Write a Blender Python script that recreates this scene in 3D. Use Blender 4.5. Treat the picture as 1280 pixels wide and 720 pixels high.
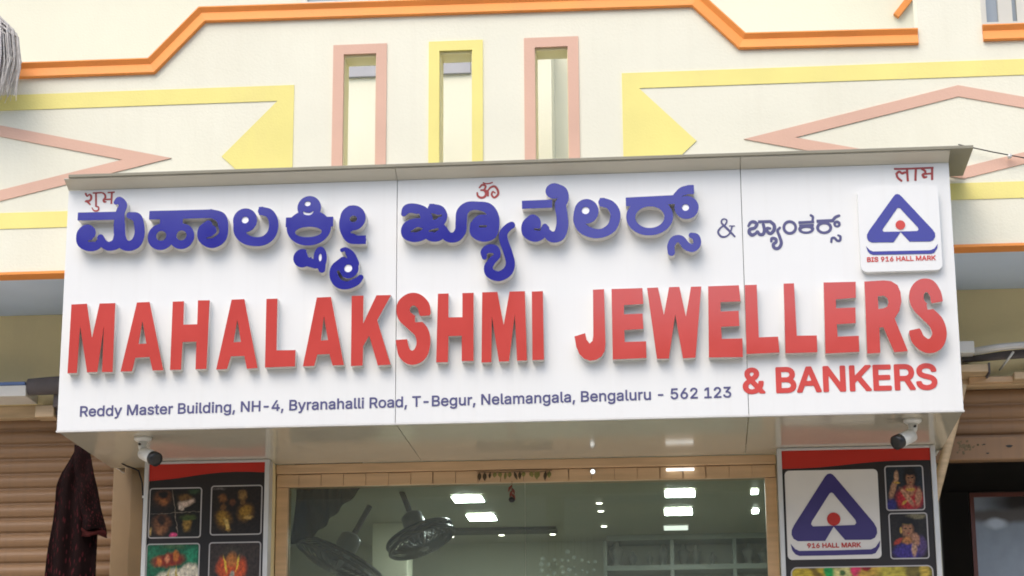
import bpy, bmesh, math, random
import numpy as np
from mathutils import Matrix, Vector, Euler

R = math.radians
scene = bpy.context.scene
for _o in list(bpy.data.objects):
    bpy.data.objects.remove(_o)
random.seed(7)

# ------------------------------------------------------------------ camera
cam_data = bpy.data.cameras.new('camera')
cam_data.sensor_width = 36.0
cam_data.lens = 75.94
cam_data.clip_start = 0.05
cam_data.clip_end = 2000.0
cam = bpy.data.objects.new('camera', cam_data)
scene.collection.objects.link(cam)
cam.matrix_world = (Matrix.Translation((0.869, -9.738, 1.549)) @ Matrix.Rotation(R(4.82), 4, 'Z')
                    @ Matrix.Rotation(R(90 + 15.03), 4, 'X') @ Matrix.Rotation(R(-0.34), 4, 'Z'))
scene.camera = cam

# ------------------------------------------------------------------ sky, sun, exposure
SUN_EL, SUN_AZ = 52.0, 200.0
world = bpy.data.worlds.new('World')
scene.world = world
world.use_nodes = True
nt = world.node_tree
nt.nodes.clear()
sky = nt.nodes.new('ShaderNodeTexSky')
sky.sky_type = 'NISHITA'
sky.sun_disc = False
sky.sun_elevation = R(SUN_EL)
sky.sun_rotation = R(SUN_AZ)
sky.air_density = 1.0
sky.dust_density = 3.0
sky.ozone_density = 0.6
bg = nt.nodes.new('ShaderNodeBackground')
bg.inputs['Strength'].default_value = 0.15
wo = nt.nodes.new('ShaderNodeOutputWorld')
nt.links.new(sky.outputs[0], bg.inputs[0])
nt.links.new(bg.outputs[0], wo.inputs[0])
sun_data = bpy.data.lights.new('sun', 'SUN')
sun_data.energy = 0.55
sun_data.angle = R(45)
sun_data.color = (1.0, 0.965, 0.90)
sun = bpy.data.objects.new('sun', sun_data)
scene.collection.objects.link(sun)
_d = Vector((math.sin(R(SUN_AZ)) * math.cos(R(SUN_EL)), math.cos(R(SUN_AZ)) * math.cos(R(SUN_EL)), math.sin(R(SUN_EL))))
sun.rotation_euler = _d.to_track_quat('Z', 'Y').to_euler()
sun.location = (-5, -12, 14)
vs = scene.view_settings
vs.view_transform = 'Standard'
vs.look = 'None'
vs.exposure = 0.9
vs.gamma = 1.0
vs.use_curve_mapping = False
scene.cycles.filter_width = 1.8
scene.cycles.max_bounces = 8
scene.cycles.transparent_max_bounces = 8

# ------------------------------------------------------------------ materials
def srgb(r, g, b):
    f = lambda c: c / 12.92 if c <= 0.04045 else ((c + 0.055) / 1.055) ** 2.4
    return (f(r / 255), f(g / 255), f(b / 255), 1.0)

def mat(name, col, rough=0.6, vary=0.08, scale=6.0, bump=0.0, bscale=60.0, metal=0.0, spec=0.5, stain=None, stain_amt=0.0, stretch=(1, 1, 1)):
    m = bpy.data.materials.new(name)
    m.use_nodes = True
    n, l = m.node_tree.nodes, m.node_tree.links
    p = n['Principled BSDF']
    p.inputs['Roughness'].default_value = rough
    p.inputs['Metallic'].default_value = metal
    p.inputs['Specular IOR Level'].default_value = spec
    tc = n.new('ShaderNodeTexCoord')
    mp = n.new('ShaderNodeMapping')
    mp.inputs['Scale'].default_value = stretch
    l.new(tc.outputs['Object'], mp.inputs[0])
    nz = n.new('ShaderNodeTexNoise')
    nz.inputs['Scale'].default_value = scale
    nz.inputs['Detail'].default_value = 6
    l.new(mp.outputs[0], nz.inputs['Vector'])
    cr = n.new('ShaderNodeMapRange')
    cr.inputs['From Min'].default_value = 0.3
    cr.inputs['From Max'].default_value = 0.7
    cr.inputs['To Min'].default_value = 1 - vary
    cr.inputs['To Max'].default_value = 1 + vary * 0.5
    l.new(nz.outputs['Fac'], cr.inputs['Value'])
    mul = n.new('ShaderNodeVectorMath')
    mul.operation = 'SCALE'
    mul.inputs[0].default_value = col[:3]
    l.new(cr.outputs[0], mul.inputs['Scale'])
    out = mul.outputs[0]
    if stain:
        n2 = n.new('ShaderNodeTexNoise')
        n2.inputs['Scale'].default_value = scale * 0.45
        n2.inputs['Detail'].default_value = 9
        n2.inputs['Roughness'].default_value = 0.7
        mp2 = n.new('ShaderNodeMapping')
        mp2.inputs['Location'].default_value = (3.1, 1.7, 5.3)
        mp2.inputs['Scale'].default_value = (1.6, 1.0, 0.45)
        l.new(tc.outputs['Object'], mp2.inputs[0])
        l.new(mp2.outputs[0], n2.inputs['Vector'])
        r2 = n.new('ShaderNodeMapRange')
        r2.inputs['From Min'].default_value = 0.52
        r2.inputs['From Max'].default_value = 0.75
        r2.inputs['To Max'].default_value = stain_amt
        l.new(n2.outputs['Fac'], r2.inputs['Value'])
        mx = n.new('ShaderNodeMixRGB')
        mx.inputs[2].default_value = stain
        l.new(r2.outputs[0], mx.inputs[0])
        l.new(out, mx.inputs[1])
        out = mx.outputs[0]
    l.new(out, p.inputs['Base Color'])
    if bump:
        nb = n.new('ShaderNodeTexNoise')
        nb.inputs['Scale'].default_value = bscale
        nb.inputs['Detail'].default_value = 4
        l.new(mp.outputs[0], nb.inputs['Vector'])
        bp = n.new('ShaderNodeBump')
        bp.inputs['Strength'].default_value = bump
        bp.inputs['Distance'].default_value = 0.01
        l.new(nb.outputs['Fac'], bp.inputs['Height'])
        l.new(bp.outputs[0], p.inputs['Normal'])
    rr = n.new('ShaderNodeMapRange')
    rr.inputs['To Min'].default_value = max(0.02, rough - 0.08)
    rr.inputs['To Max'].default_value = min(1, rough + 0.08)
    l.new(nz.outputs['Fac'], rr.inputs['Value'])
    l.new(rr.outputs[0], p.inputs['Roughness'])
    return m

def glow(name, col, strength):
    m = bpy.data.materials.new(name)
    m.use_nodes = True
    p = m.node_tree.nodes['Principled BSDF']
    p.inputs['Base Color'].default_value = (0.8, 0.8, 0.8, 1)
    p.inputs['Emission Color'].default_value = col
    p.inputs['Emission Strength'].default_value = strength
    return m

def glass(name, tint, refl=1.0, film=0.095):
    m = bpy.data.materials.new(name)
    m.use_nodes = True
    n, l = m.node_tree.nodes, m.node_tree.links
    n.remove(n['Principled BSDF'])
    tr = n.new('ShaderNodeBsdfTransparent')
    tr.inputs[0].default_value = tint
    gl = n.new('ShaderNodeBsdfGlossy')
    gl.inputs['Roughness'].default_value = 0.015
    fr = n.new('ShaderNodeFresnel')
    fr.inputs['IOR'].default_value = 1.5
    ml = n.new('ShaderNodeMath')
    ml.operation = 'MULTIPLY'
    ml.inputs[1].default_value = refl
    l.new(fr.outputs[0], ml.inputs[0])
    mx = n.new('ShaderNodeMixShader')
    l.new(ml.outputs[0], mx.inputs[0])
    l.new(tr.outputs[0], mx.inputs[1])
    l.new(gl.outputs[0], mx.inputs[2])
    df = n.new('ShaderNodeBsdfDiffuse')  # diffuse dust film, also standing in for reflection haze
    df.inputs[0].default_value = (0.55, 0.56, 0.48, 1)
    tc = n.new('ShaderNodeTexCoord')
    nz = n.new('ShaderNodeTexNoise')
    nz.inputs['Scale'].default_value = 1.6
    nz.inputs['Detail'].default_value = 8
    l.new(tc.outputs['Object'], nz.inputs['Vector'])
    mr = n.new('ShaderNodeMapRange')
    mr.inputs['From Min'].default_value = 0.3
    mr.inputs['From Max'].default_value = 0.7
    mr.inputs['To Min'].default_value = film * 0.6
    mr.inputs['To Max'].default_value = film * 1.4
    l.new(nz.outputs['Fac'], mr.inputs['Value'])
    m2 = n.new('ShaderNodeMixShader')
    l.new(mr.outputs[0], m2.inputs[0])
    l.new(mx.outputs[0], m2.inputs[1])
    l.new(df.outputs[0], m2.inputs[2])
    l.new(m2.outputs[0], n['Material Output'].inputs[0])
    return m

def photo_print(name, base, blobs, warp=0.12, wscale=6.0, grain=1.0):
    return lambda rect: _photo_print(rect, name, base, blobs, warp, wscale, grain)

def _photo_print(rect, name, base, blobs, warp, wscale, grain):
    """A printed photograph: soft colour shapes (cx, cy, rx, ry, angle, colour, softness) in its own 0..1 frame."""
    m = bpy.data.materials.new(name)
    m.use_nodes = True
    n, l = m.node_tree.nodes, m.node_tree.links
    p = n['Principled BSDF']
    p.inputs['Roughness'].default_value = 0.35
    tco = n.new('ShaderNodeTexCoord')
    tc = n.new('ShaderNodeMapping')
    tc.vector_type = 'TEXTURE'
    tc.inputs['Location'].default_value = (rect[0], 0, rect[2])
    tc.inputs['Scale'].default_value = (rect[1] - rect[0], 1, rect[3] - rect[2])
    l.new(tco.outputs['Object'], tc.inputs[0])
    nz = n.new('ShaderNodeTexNoise')
    nz.inputs['Scale'].default_value = wscale
    nz.inputs['Detail'].default_value = 5
    l.new(tc.outputs[0], nz.inputs['Vector'])
    off = n.new('ShaderNodeVectorMath')
    off.operation = 'MULTIPLY_ADD'
    off.inputs[1].default_value = (warp, 0, warp)
    l.new(nz.outputs['Color'], off.inputs[0])
    l.new(tc.outputs[0], off.inputs[2])
    shade = n.new('ShaderNodeMapRange')
    shade.inputs['From Min'].default_value = 0.3
    shade.inputs['From Max'].default_value = 0.7
    shade.inputs['To Min'].default_value = 1 - 0.6 * grain
    shade.inputs['To Max'].default_value = 1 + 0.45 * grain
    n2 = n.new('ShaderNodeTexNoise')
    n2.inputs['Scale'].default_value = 17
    n2.inputs['Detail'].default_value = 6
    l.new(tc.outputs[0], n2.inputs['Vector'])
    l.new(n2.outputs['Fac'], shade.inputs['Value'])
    rgb = n.new('ShaderNodeRGB')
    rgb.outputs[0].default_value = base
    cur = rgb.outputs[0]
    for (cx, cy, rx, ry, ang, col, soft) in blobs:
        mp = n.new('ShaderNodeMapping')
        mp.vector_type = 'TEXTURE'
        mp.inputs['Location'].default_value = (cx + warp / 2, 0, cy + warp / 2)
        mp.inputs['Rotation'].default_value = (0, -R(ang), 0)
        mp.inputs['Scale'].default_value = (rx, 1e6, ry)
        l.new(off.outputs[0], mp.inputs[0])
        ln = n.new('ShaderNodeVectorMath')
        ln.operation = 'LENGTH'
        l.new(mp.outputs[0], ln.inputs[0])
        mr = n.new('ShaderNodeMapRange')
        mr.interpolation_type = 'SMOOTHSTEP'
        mr.inputs['From Min'].default_value = 1 - soft
        mr.inputs['From Max'].default_value = 1 + soft
        mr.inputs['To Min'].default_value = 1.0
        mr.inputs['To Max'].default_value = 0.0
        l.new(ln.outputs['Value'], mr.inputs['Value'])
        mx = n.new('ShaderNodeMixRGB')
        mx.inputs[2].default_value = col
        l.new(mr.outputs[0], mx.inputs[0])
        l.new(cur, mx.inputs[1])
        cur = mx.outputs[0]
    fin = n.new('ShaderNodeVectorMath')
    fin.operation = 'SCALE'
    l.new(cur, fin.inputs[0])
    l.new(shade.outputs[0], fin.inputs['Scale'])
    l.new(fin.outputs[0], p.inputs['Base Color'])
    return m

M = {}
M['cream'] = mat('cream_paint', (0.785, 0.768, 0.625, 1), 0.75, 0.06, 1.3, 0.15, 90, stain=(0.62, 0.57, 0.42, 1), stain_amt=0.25)
M['cream_deep'] = mat('cream_paint_upper', (0.785, 0.765, 0.605, 1), 0.75, 0.06, 1.1, 0.12, 90, stain=(0.6, 0.55, 0.42, 1), stain_amt=0.22)
M['yellow'] = mat('yellow_paint', (0.82, 0.73, 0.24, 1), 0.7, 0.06, 3, 0.12, 90, stain=(0.7, 0.55, 0.25, 1), stain_amt=0.3)
M['pink'] = mat('salmon_paint', (0.68, 0.43, 0.32, 1), 0.7, 0.07, 3, 0.12, 90)
M['orange'] = mat('orange_paint', (0.84, 0.3, 0.06, 1), 0.6, 0.1, 4, 0.15, 70)
M['grey_soffit'] = mat('grey_ceiling_paint', (0.58, 0.69, 0.82, 1), 0.8, 0.1, 1.5, 0.1, 60)
M['tan_wall'] = mat('tan_wall_paint', (0.82, 0.69, 0.38, 1), 0.8, 0.12, 1.4, 0.15, 60, stain=(0.5, 0.39, 0.21, 1), stain_amt=0.3)
M['acp'] = mat('white_composite_sheet', (0.735, 0.745, 0.73, 1), 0.32, 0.03, 0.8, 0.02, 4, stain=(0.66, 0.65, 0.60, 1), stain_amt=0.25)
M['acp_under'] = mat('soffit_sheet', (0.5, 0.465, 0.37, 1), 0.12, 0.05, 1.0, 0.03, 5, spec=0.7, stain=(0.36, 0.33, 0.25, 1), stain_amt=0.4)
M['alu'] = mat('aluminium_trim', (0.66, 0.65, 0.62, 1), 0.4, 0.08, 8, metal=0.3)
M['visor'] = mat('visor_sheet', (0.24, 0.225, 0.165, 1), 0.5, 0.12, 3, stain=(0.3, 0.28, 0.2, 1), stain_amt=0.4)
M['letter_side'] = mat('white_acrylic_return', (0.66, 0.64, 0.6, 1), 0.4, 0.06, 9)
M['blue'] = mat('blue_acrylic', (0.024, 0.024, 0.26, 1), 0.10, 0.06, 5, 0.02, 6, spec=0.6)
M['red'] = mat('red_acrylic', (0.52, 0.062, 0.05, 1), 0.10, 0.06, 5, 0.02, 6, spec=0.6)
M['blue_print'] = mat('blue_vinyl', (0.075, 0.075, 0.19, 1), 0.4, 0.05, 9)
M['red_print'] = mat('red_vinyl', (0.55, 0.05, 0.04, 1), 0.4, 0.05, 9)
M['dark_red_print'] = mat('dark_red_vinyl', (0.33, 0.035, 0.03, 1), 0.4, 0.05, 9)
M['white_plastic'] = mat('white_plastic', (0.72, 0.71, 0.66, 1), 0.35, 0.05, 9)
M['black'] = mat('black_plastic', (0.015, 0.015, 0.016, 1), 0.35, 0.1, 9)
M['print_black'] = mat('black_poster_print', (0.022, 0.017, 0.015, 1), 0.35, 0.15, 4)
M['print_red'] = mat('red_poster_print', (0.50, 0.025, 0.012, 1), 0.35, 0.06, 4)
M['print_white'] = mat('white_poster_print', (0.74, 0.7, 0.64, 1), 0.35, 0.05, 5)
M['print_line'] = mat('poster_border_line', (0.45, 0.42, 0.40, 1), 0.35, 0.05, 5)
M['wood'] = mat('varnished_wood', (0.68, 0.455, 0.255, 1), 0.38, 0.14, 5, 0.06, 30, stretch=(0.6, 4, 7))
M['wood_light'] = mat('pale_wood', (0.6, 0.44, 0.26, 1), 0.45, 0.2, 6, 0.1, 30, stretch=(1, 4, 7))
M['shutter'] = mat('brown_shutter_steel', (0.29, 0.165, 0.08, 1), 0.5, 0.12, 3, 0.05, 40, metal=0.0, stain=(0.26, 0.16, 0.09, 1), stain_amt=0.5)
M['shutter_rail'] = mat('brown_rail_steel', (0.37, 0.25, 0.13, 1), 0.5, 0.12, 4, 0.05, 40, stain=(0.22, 0.15, 0.09, 1), stain_amt=0.4)
M['dark'] = mat('near_black_wall', (0.035, 0.033, 0.03, 1), 0.7, 0.15, 2)  # near black, the unlit room's gloom put into the wall colour
M['room'] = mat('room_wall_paint', (0.56, 0.56, 0.46, 1), 0.6, 0.1, 1.5)
M['room_ceiling'] = mat('room_ceiling_paint', (0.5, 0.48, 0.38, 1), 0.5, 0.1, 1.5)
M['room_beam'] = mat('dark_beam_paint', (0.02, 0.02, 0.017, 1), 0.5, 0.1, 3)
M['floor'] = mat('room_floor_tile', (0.4, 0.38, 0.34, 1), 0.2, 0.1, 2)
M['asphalt'] = mat('asphalt', (0.085, 0.08, 0.072, 1), 0.9, 0.25, 3, 0.4, 120, stain=(0.11, 0.10, 0.085, 1), stain_amt=0.6)
M['paving'] = mat('concrete_paving', (0.58, 0.54, 0.46, 1), 0.85, 0.15, 2.5, 0.3, 80, stain=(0.38, 0.35, 0.30, 1), stain_amt=0.5)
M['kerb'] = mat('kerb_concrete', (0.38, 0.36, 0.33, 1), 0.85, 0.15, 4, 0.3, 60)
M['glass'] = glass('door_glass', (0.80, 0.86, 0.82, 1), 1.0)
M['pane'] = mat('window_pane', (0.30, 0.34, 0.38, 1), 0.12, 0.15, 3, spec=0.8)
M['frame_white'] = mat('window_frame_paint', (0.72, 0.68, 0.60, 1), 0.5, 0.06, 6)
M['grey_metal'] = mat('grey_metal', (0.32, 0.32, 0.33, 1), 0.4, 0.1, 8, metal=0.4)
M['led'] = glow('led_panel_light', (0.95, 1.0, 0.98, 1), 36.0)
M['led_dim'] = glow('dim_led_light', (0.95, 0.97, 0.9, 1), 0.9)
M['spot'] = glow('downlight_glow', (1.0, 0.93, 0.78, 1), 4.0)
M['reflected_glow'] = glow('header_reflection_glow', (0.97, 1.0, 0.98, 1), 0.95)  # glow of the added header bar and dot
M['opposite_wall'] = mat('opposite_wall_plaster', (0.5, 0.47, 0.4, 1), 0.85, 0.15, 0.6, 0.1, 20)
M['inlay'] = mat('white_acrylic_inlay', (0.88, 0.88, 0.88, 1), 0.25, 0.02, 9)
M['awning'] = mat('grey_canvas', (0.115, 0.10, 0.10, 1), 0.85, 0.2, 12, 0.2, 60)

def streaks(m, col, amt):
    n, l = m.node_tree.nodes, m.node_tree.links
    p = n['Principled BSDF']
    tc = n.new('ShaderNodeTexCoord')
    mp = n.new('ShaderNodeMapping')
    mp.inputs['Scale'].default_value = (26, 1, 0.7)
    l.new(tc.outputs['Object'], mp.inputs[0])
    nz = n.new('ShaderNodeTexNoise')
    nz.inputs['Scale'].default_value = 1.0
    nz.inputs['Detail'].default_value = 5
    l.new(mp.outputs[0], nz.inputs['Vector'])
    mr = n.new('ShaderNodeMapRange')
    mr.inputs['From Min'].default_value = 0.52
    mr.inputs['From Max'].default_value = 0.78
    mr.inputs['To Max'].default_value = amt
    l.new(nz.outputs['Fac'], mr.inputs['Value'])
    mx = n.new('ShaderNodeMixRGB')
    mx.inputs[2].default_value = col
    src = p.inputs['Base Color'].links[0].from_socket
    l.new(mr.outputs[0], mx.inputs[0])
    l.new(src, mx.inputs[1])
    l.new(mx.outputs[0], p.inputs['Base Color'])
streaks(M['acp'], (0.55, 0.53, 0.47, 1), 0.10)
streaks(M['cream'], (0.66, 0.62, 0.48, 1), 0.12)
streaks(M['shutter'], (0.20, 0.125, 0.07, 1), 0.5)
M['reveal'] = mat('yellow_cream_paint', (0.82, 0.75, 0.45, 1), 0.75, 0.06, 3, 0.1, 90)
M['acp_hood_shaded'] = mat('hood_sheet', (0.54, 0.51, 0.42, 1), 0.3, 0.05, 1.5, stain=(0.5, 0.46, 0.36, 1), stain_amt=0.5)  # face sheet bent forward, its downward shade put into the browner tone
M['emblem_blue'] = mat('dark_blue_poster_print', (0.05, 0.035, 0.16, 1), 0.35, 0.06, 5)

# traced lettering, millimetres on the sign face (x from its centre, z from its lower edge)
BLUE = [
 [('b', -2030, 1031, -1825, 1029, 19.9), ('s', [(-1846, 1096, 11.8), (-1831, 1106, 17.7), (-1812, 1081, 20.6), (-1823, 1044, 22.1), (-1826, 992, 26.5), (-1823, 947, 28.0)]), ('s', [(-1777, 1029, 16.2), (-1742, 1016, 23.6), (-1728, 974, 24.3), (-1726, 929, 25.1), (-1741, 891, 26.5), (-1773, 877, 25.1), (-1804, 890, 26.5), (-1821, 932, 27.3), (-1824, 985, 26.5)]), ('s', [(-1821, 932, 27.3), (-1834, 892, 26.5), (-1871, 878, 22.1), (-1899, 894, 19.2), (-1914, 922, 16.2)]), ('s', [(-1913, 905, 17.7), (-1933, 882, 20.6), (-1969, 883, 25.8), (-2002, 904, 26.5), (-2007, 945, 23.6), (-1984, 966, 23.6), (-1960, 955, 20.6), (-1954, 936, 13.3)]), ('e', -1982, 926, 29.5, 36.9), ('-s', [(-1945, 908, 5.2), (-1970, 907, 4.4)])],
 [('b', -1682, 1026, -1375, 1024, 21.4), ('s', [(-1383, 1027, 19.9), (-1335, 1003, 26.5), (-1321, 954, 24.3), (-1332, 902, 26.5), (-1374, 880, 25.8), (-1416, 905, 25.1), (-1422, 946, 20.6), (-1395, 971, 20.6)]), ('e', -1390, 926, 44.2, 45.7), ('-s', [(-1353, 962, 5.9), (-1347, 932, 6.6), (-1372, 909, 5.2), (-1397, 904, 3.7)]), ('e', -1621, 917, 64.1, 64.9), ('e', -1521, 917, 61.2, 63.4), ('b', -1628, 993, -1518, 994, 25.1), ('-e', -1620, 922, 24.3, 24.3), ('-e', -1522, 921, 24.3, 24.3)],
 [('b', -1152, 1030, -1131, 1031, 20.3), ('s', [(-1136, 1030, 20.3), (-1103, 1018, 21.7), (-1083, 987, 22.5), (-1079, 946, 22.5), (-1094, 906, 23.2), (-1127, 883, 22.5), (-1171, 880, 22.5), (-1215, 895, 24.6), (-1243, 929, 26.1), (-1249, 974, 24.6)]), ('e', -1217, 986, 58.0, 59.4), ('-e', -1217, 988, 16.7, 16.7)],
 [('e', -910, 1039, 56.5, 58.0), ('b', -1021, 970, -794, 967, 23.9), ('e', -910, 940, 105.8, 87.7), ('-e', -912, 919, 63.8, 25.4), ('-e', -918, 1059, 14.5, 12.3), ('-s', [(-937, 1018, 3.6), (-926, 1010, 5.8), (-905, 1009, 5.8), (-892, 1018, 3.6)]), ('e', -938, 791, 43.5, 44.9), ('-s', [(-915, 825, 5.1), (-903, 801, 8.0)]), ('s', [(-911, 772, 21.7), (-875, 759, 20.3)]), ('e', -853, 790, 31.9, 55.1), ('s', [(-850, 770, 24.6), (-844, 733, 15.9)]), ('-e', -853, 792, 7.2, 18.8)],
 [('e', -700, 982, 60.9, 62.3), ('s', [(-711, 1016, 27.5), (-737, 976, 26.1), (-736, 928, 26.1), (-711, 885, 26.1), (-677, 873, 20.3), (-655, 873, 20.3)]), ('b', -677, 873, -637, 873, 21.0), ('-e', -698, 977, 17.4, 15.9), ('-s', [(-706, 911, 4.3), (-677, 907, 5.8), (-634, 909, 7.2)])],
 [('s', [(-750, 825, 9.4), (-732, 828, 10.1), (-708, 799, 20.3), (-689, 758, 21.7)]), ('e', -719, 735, 49.3, 49.3), ('-e', -719, 735, 18.8, 18.8), ('s', [(-743, 770, 21.7), (-778, 738, 23.2), (-785, 698, 21.7), (-763, 663, 21.7), (-724, 653, 19.6), (-681, 668, 18.1), (-659, 689, 13.0)]), ('-s', [(-766, 720, 6.5), (-749, 690, 7.2), (-717, 678, 5.1)])],
 [('s', [(-458, 994, 12.7), (-441, 1018, 22.3), (-405, 1019, 23.9), (-366, 1002, 25.5), (-347, 970, 27.1)]), ('b', -338, 1017, -314, 1016, 23.1), ('s', [(-321, 1016, 23.1), (-287, 1005, 23.9), (-273, 976, 22.3), (-290, 945, 22.3), (-338, 937, 23.9), (-393, 949, 22.3), (-436, 930, 27.1), (-442, 895, 25.5), (-408, 878, 23.9), (-373, 885, 23.9), (-349, 901, 23.9)]), ('s', [(-349, 901, 23.9), (-326, 878, 22.3), (-294, 880, 23.9), (-270, 906, 22.3)]), ('s', [(-278, 915, 22.3), (-247, 875, 23.9), (-211, 874, 25.5), (-188, 904, 27.1), (-185, 949, 27.1), (-180, 994, 27.1), (-152, 1020, 23.9), (-109, 1023, 20.7), (-61, 1010, 25.5), (-34, 973, 25.5), (-30, 923, 25.5), (-46, 883, 28.7), (-85, 872, 25.5), (-118, 893, 25.5), (-123, 930, 20.7)]), ('e', -84, 919, 57.3, 60.5), ('-s', [(-413, 980, 5.6), (-389, 986, 7.2)]), ('-s', [(-314, 976, 6.4), (-282, 980, 5.6)]), ('-s', [(-420, 907, 4.8), (-389, 913, 7.2)]), ('-s', [(-334, 906, 4.8), (-298, 913, 6.4)]), ('-s', [(-97, 921, 4.8), (-70, 921, 5.6)])],
 [('s', [(-76, 770, 11.9), (-78, 795, 15.9), (-56, 811, 20.7), (-28, 805, 21.5), (-18, 777, 18.3), (-40, 751, 18.3), (-57, 721, 20.7), (-48, 691, 23.1), (-8, 676, 23.9), (32, 697, 23.9), (46, 738, 21.5), (33, 795, 20.7), (16, 845, 20.7), (14, 884, 19.9), (36, 912, 18.3), (52, 922, 17.5)]), ('-s', [(-58, 783, 4.8), (-39, 783, 6.4)])],
 [('b', 102, 1021, 245, 1022, 19.9), ('e', 255, 1084, 41.4, 38.2), ('s', [(266, 1094, 25.5), (291, 1077, 27.1), (299, 1044, 23.9), (284, 1016, 27.1), (290, 962, 27.1), (291, 913, 28.7), (275, 867, 28.7), (240, 860, 25.5), (216, 887, 17.5), (209, 912, 12.7)]), ('s', [(211, 900, 19.1), (193, 873, 22.3), (162, 864, 26.3), (130, 886, 28.7), (127, 923, 25.5), (152, 945, 27.1)]), ('e', 153, 926, 38.2, 43.8), ('-s', [(185, 896, 4.8), (162, 899, 4.8)])],
 [('b', 468, 1021, 490, 1021, 21.6), ('s', [(483, 1021, 21.6), (516, 1007, 22.3), (537, 976, 23.6), (539, 939, 23.6), (520, 895, 23.6), (478, 871, 21.6), (432, 872, 23.6), (387, 896, 24.9), (366, 934, 22.9), (369, 975, 23.6)]), ('e', 405, 979, 57.0, 60.3), ('-e', 401, 983, 17.7, 17.7)],
 [('b', 590, 1019, 828, 1024, 21.6), ('e', 700, 944, 109.4, 91.7), ('-e', 701, 941, 67.5, 52.4), ('e', 873, 983, 56.3, 56.3), ('-e', 868, 983, 16.4, 16.4), ('s', [(828, 1042, 15.7), (855, 1062, 21.0), (884, 1070, 21.6)]), ('b', 881, 1070, 910, 1070, 22.3), ('-s', [(890, 1042, 2.0), (909, 1042, 3.3)])],
 [('s', [(797, 767, 17.0), (796, 799, 17.7), (813, 828, 18.3), (842, 829, 18.3), (867, 797, 19.7), (896, 785, 19.0), (917, 805, 18.3), (913, 836, 17.7), (892, 847, 13.1)])],
]
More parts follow.
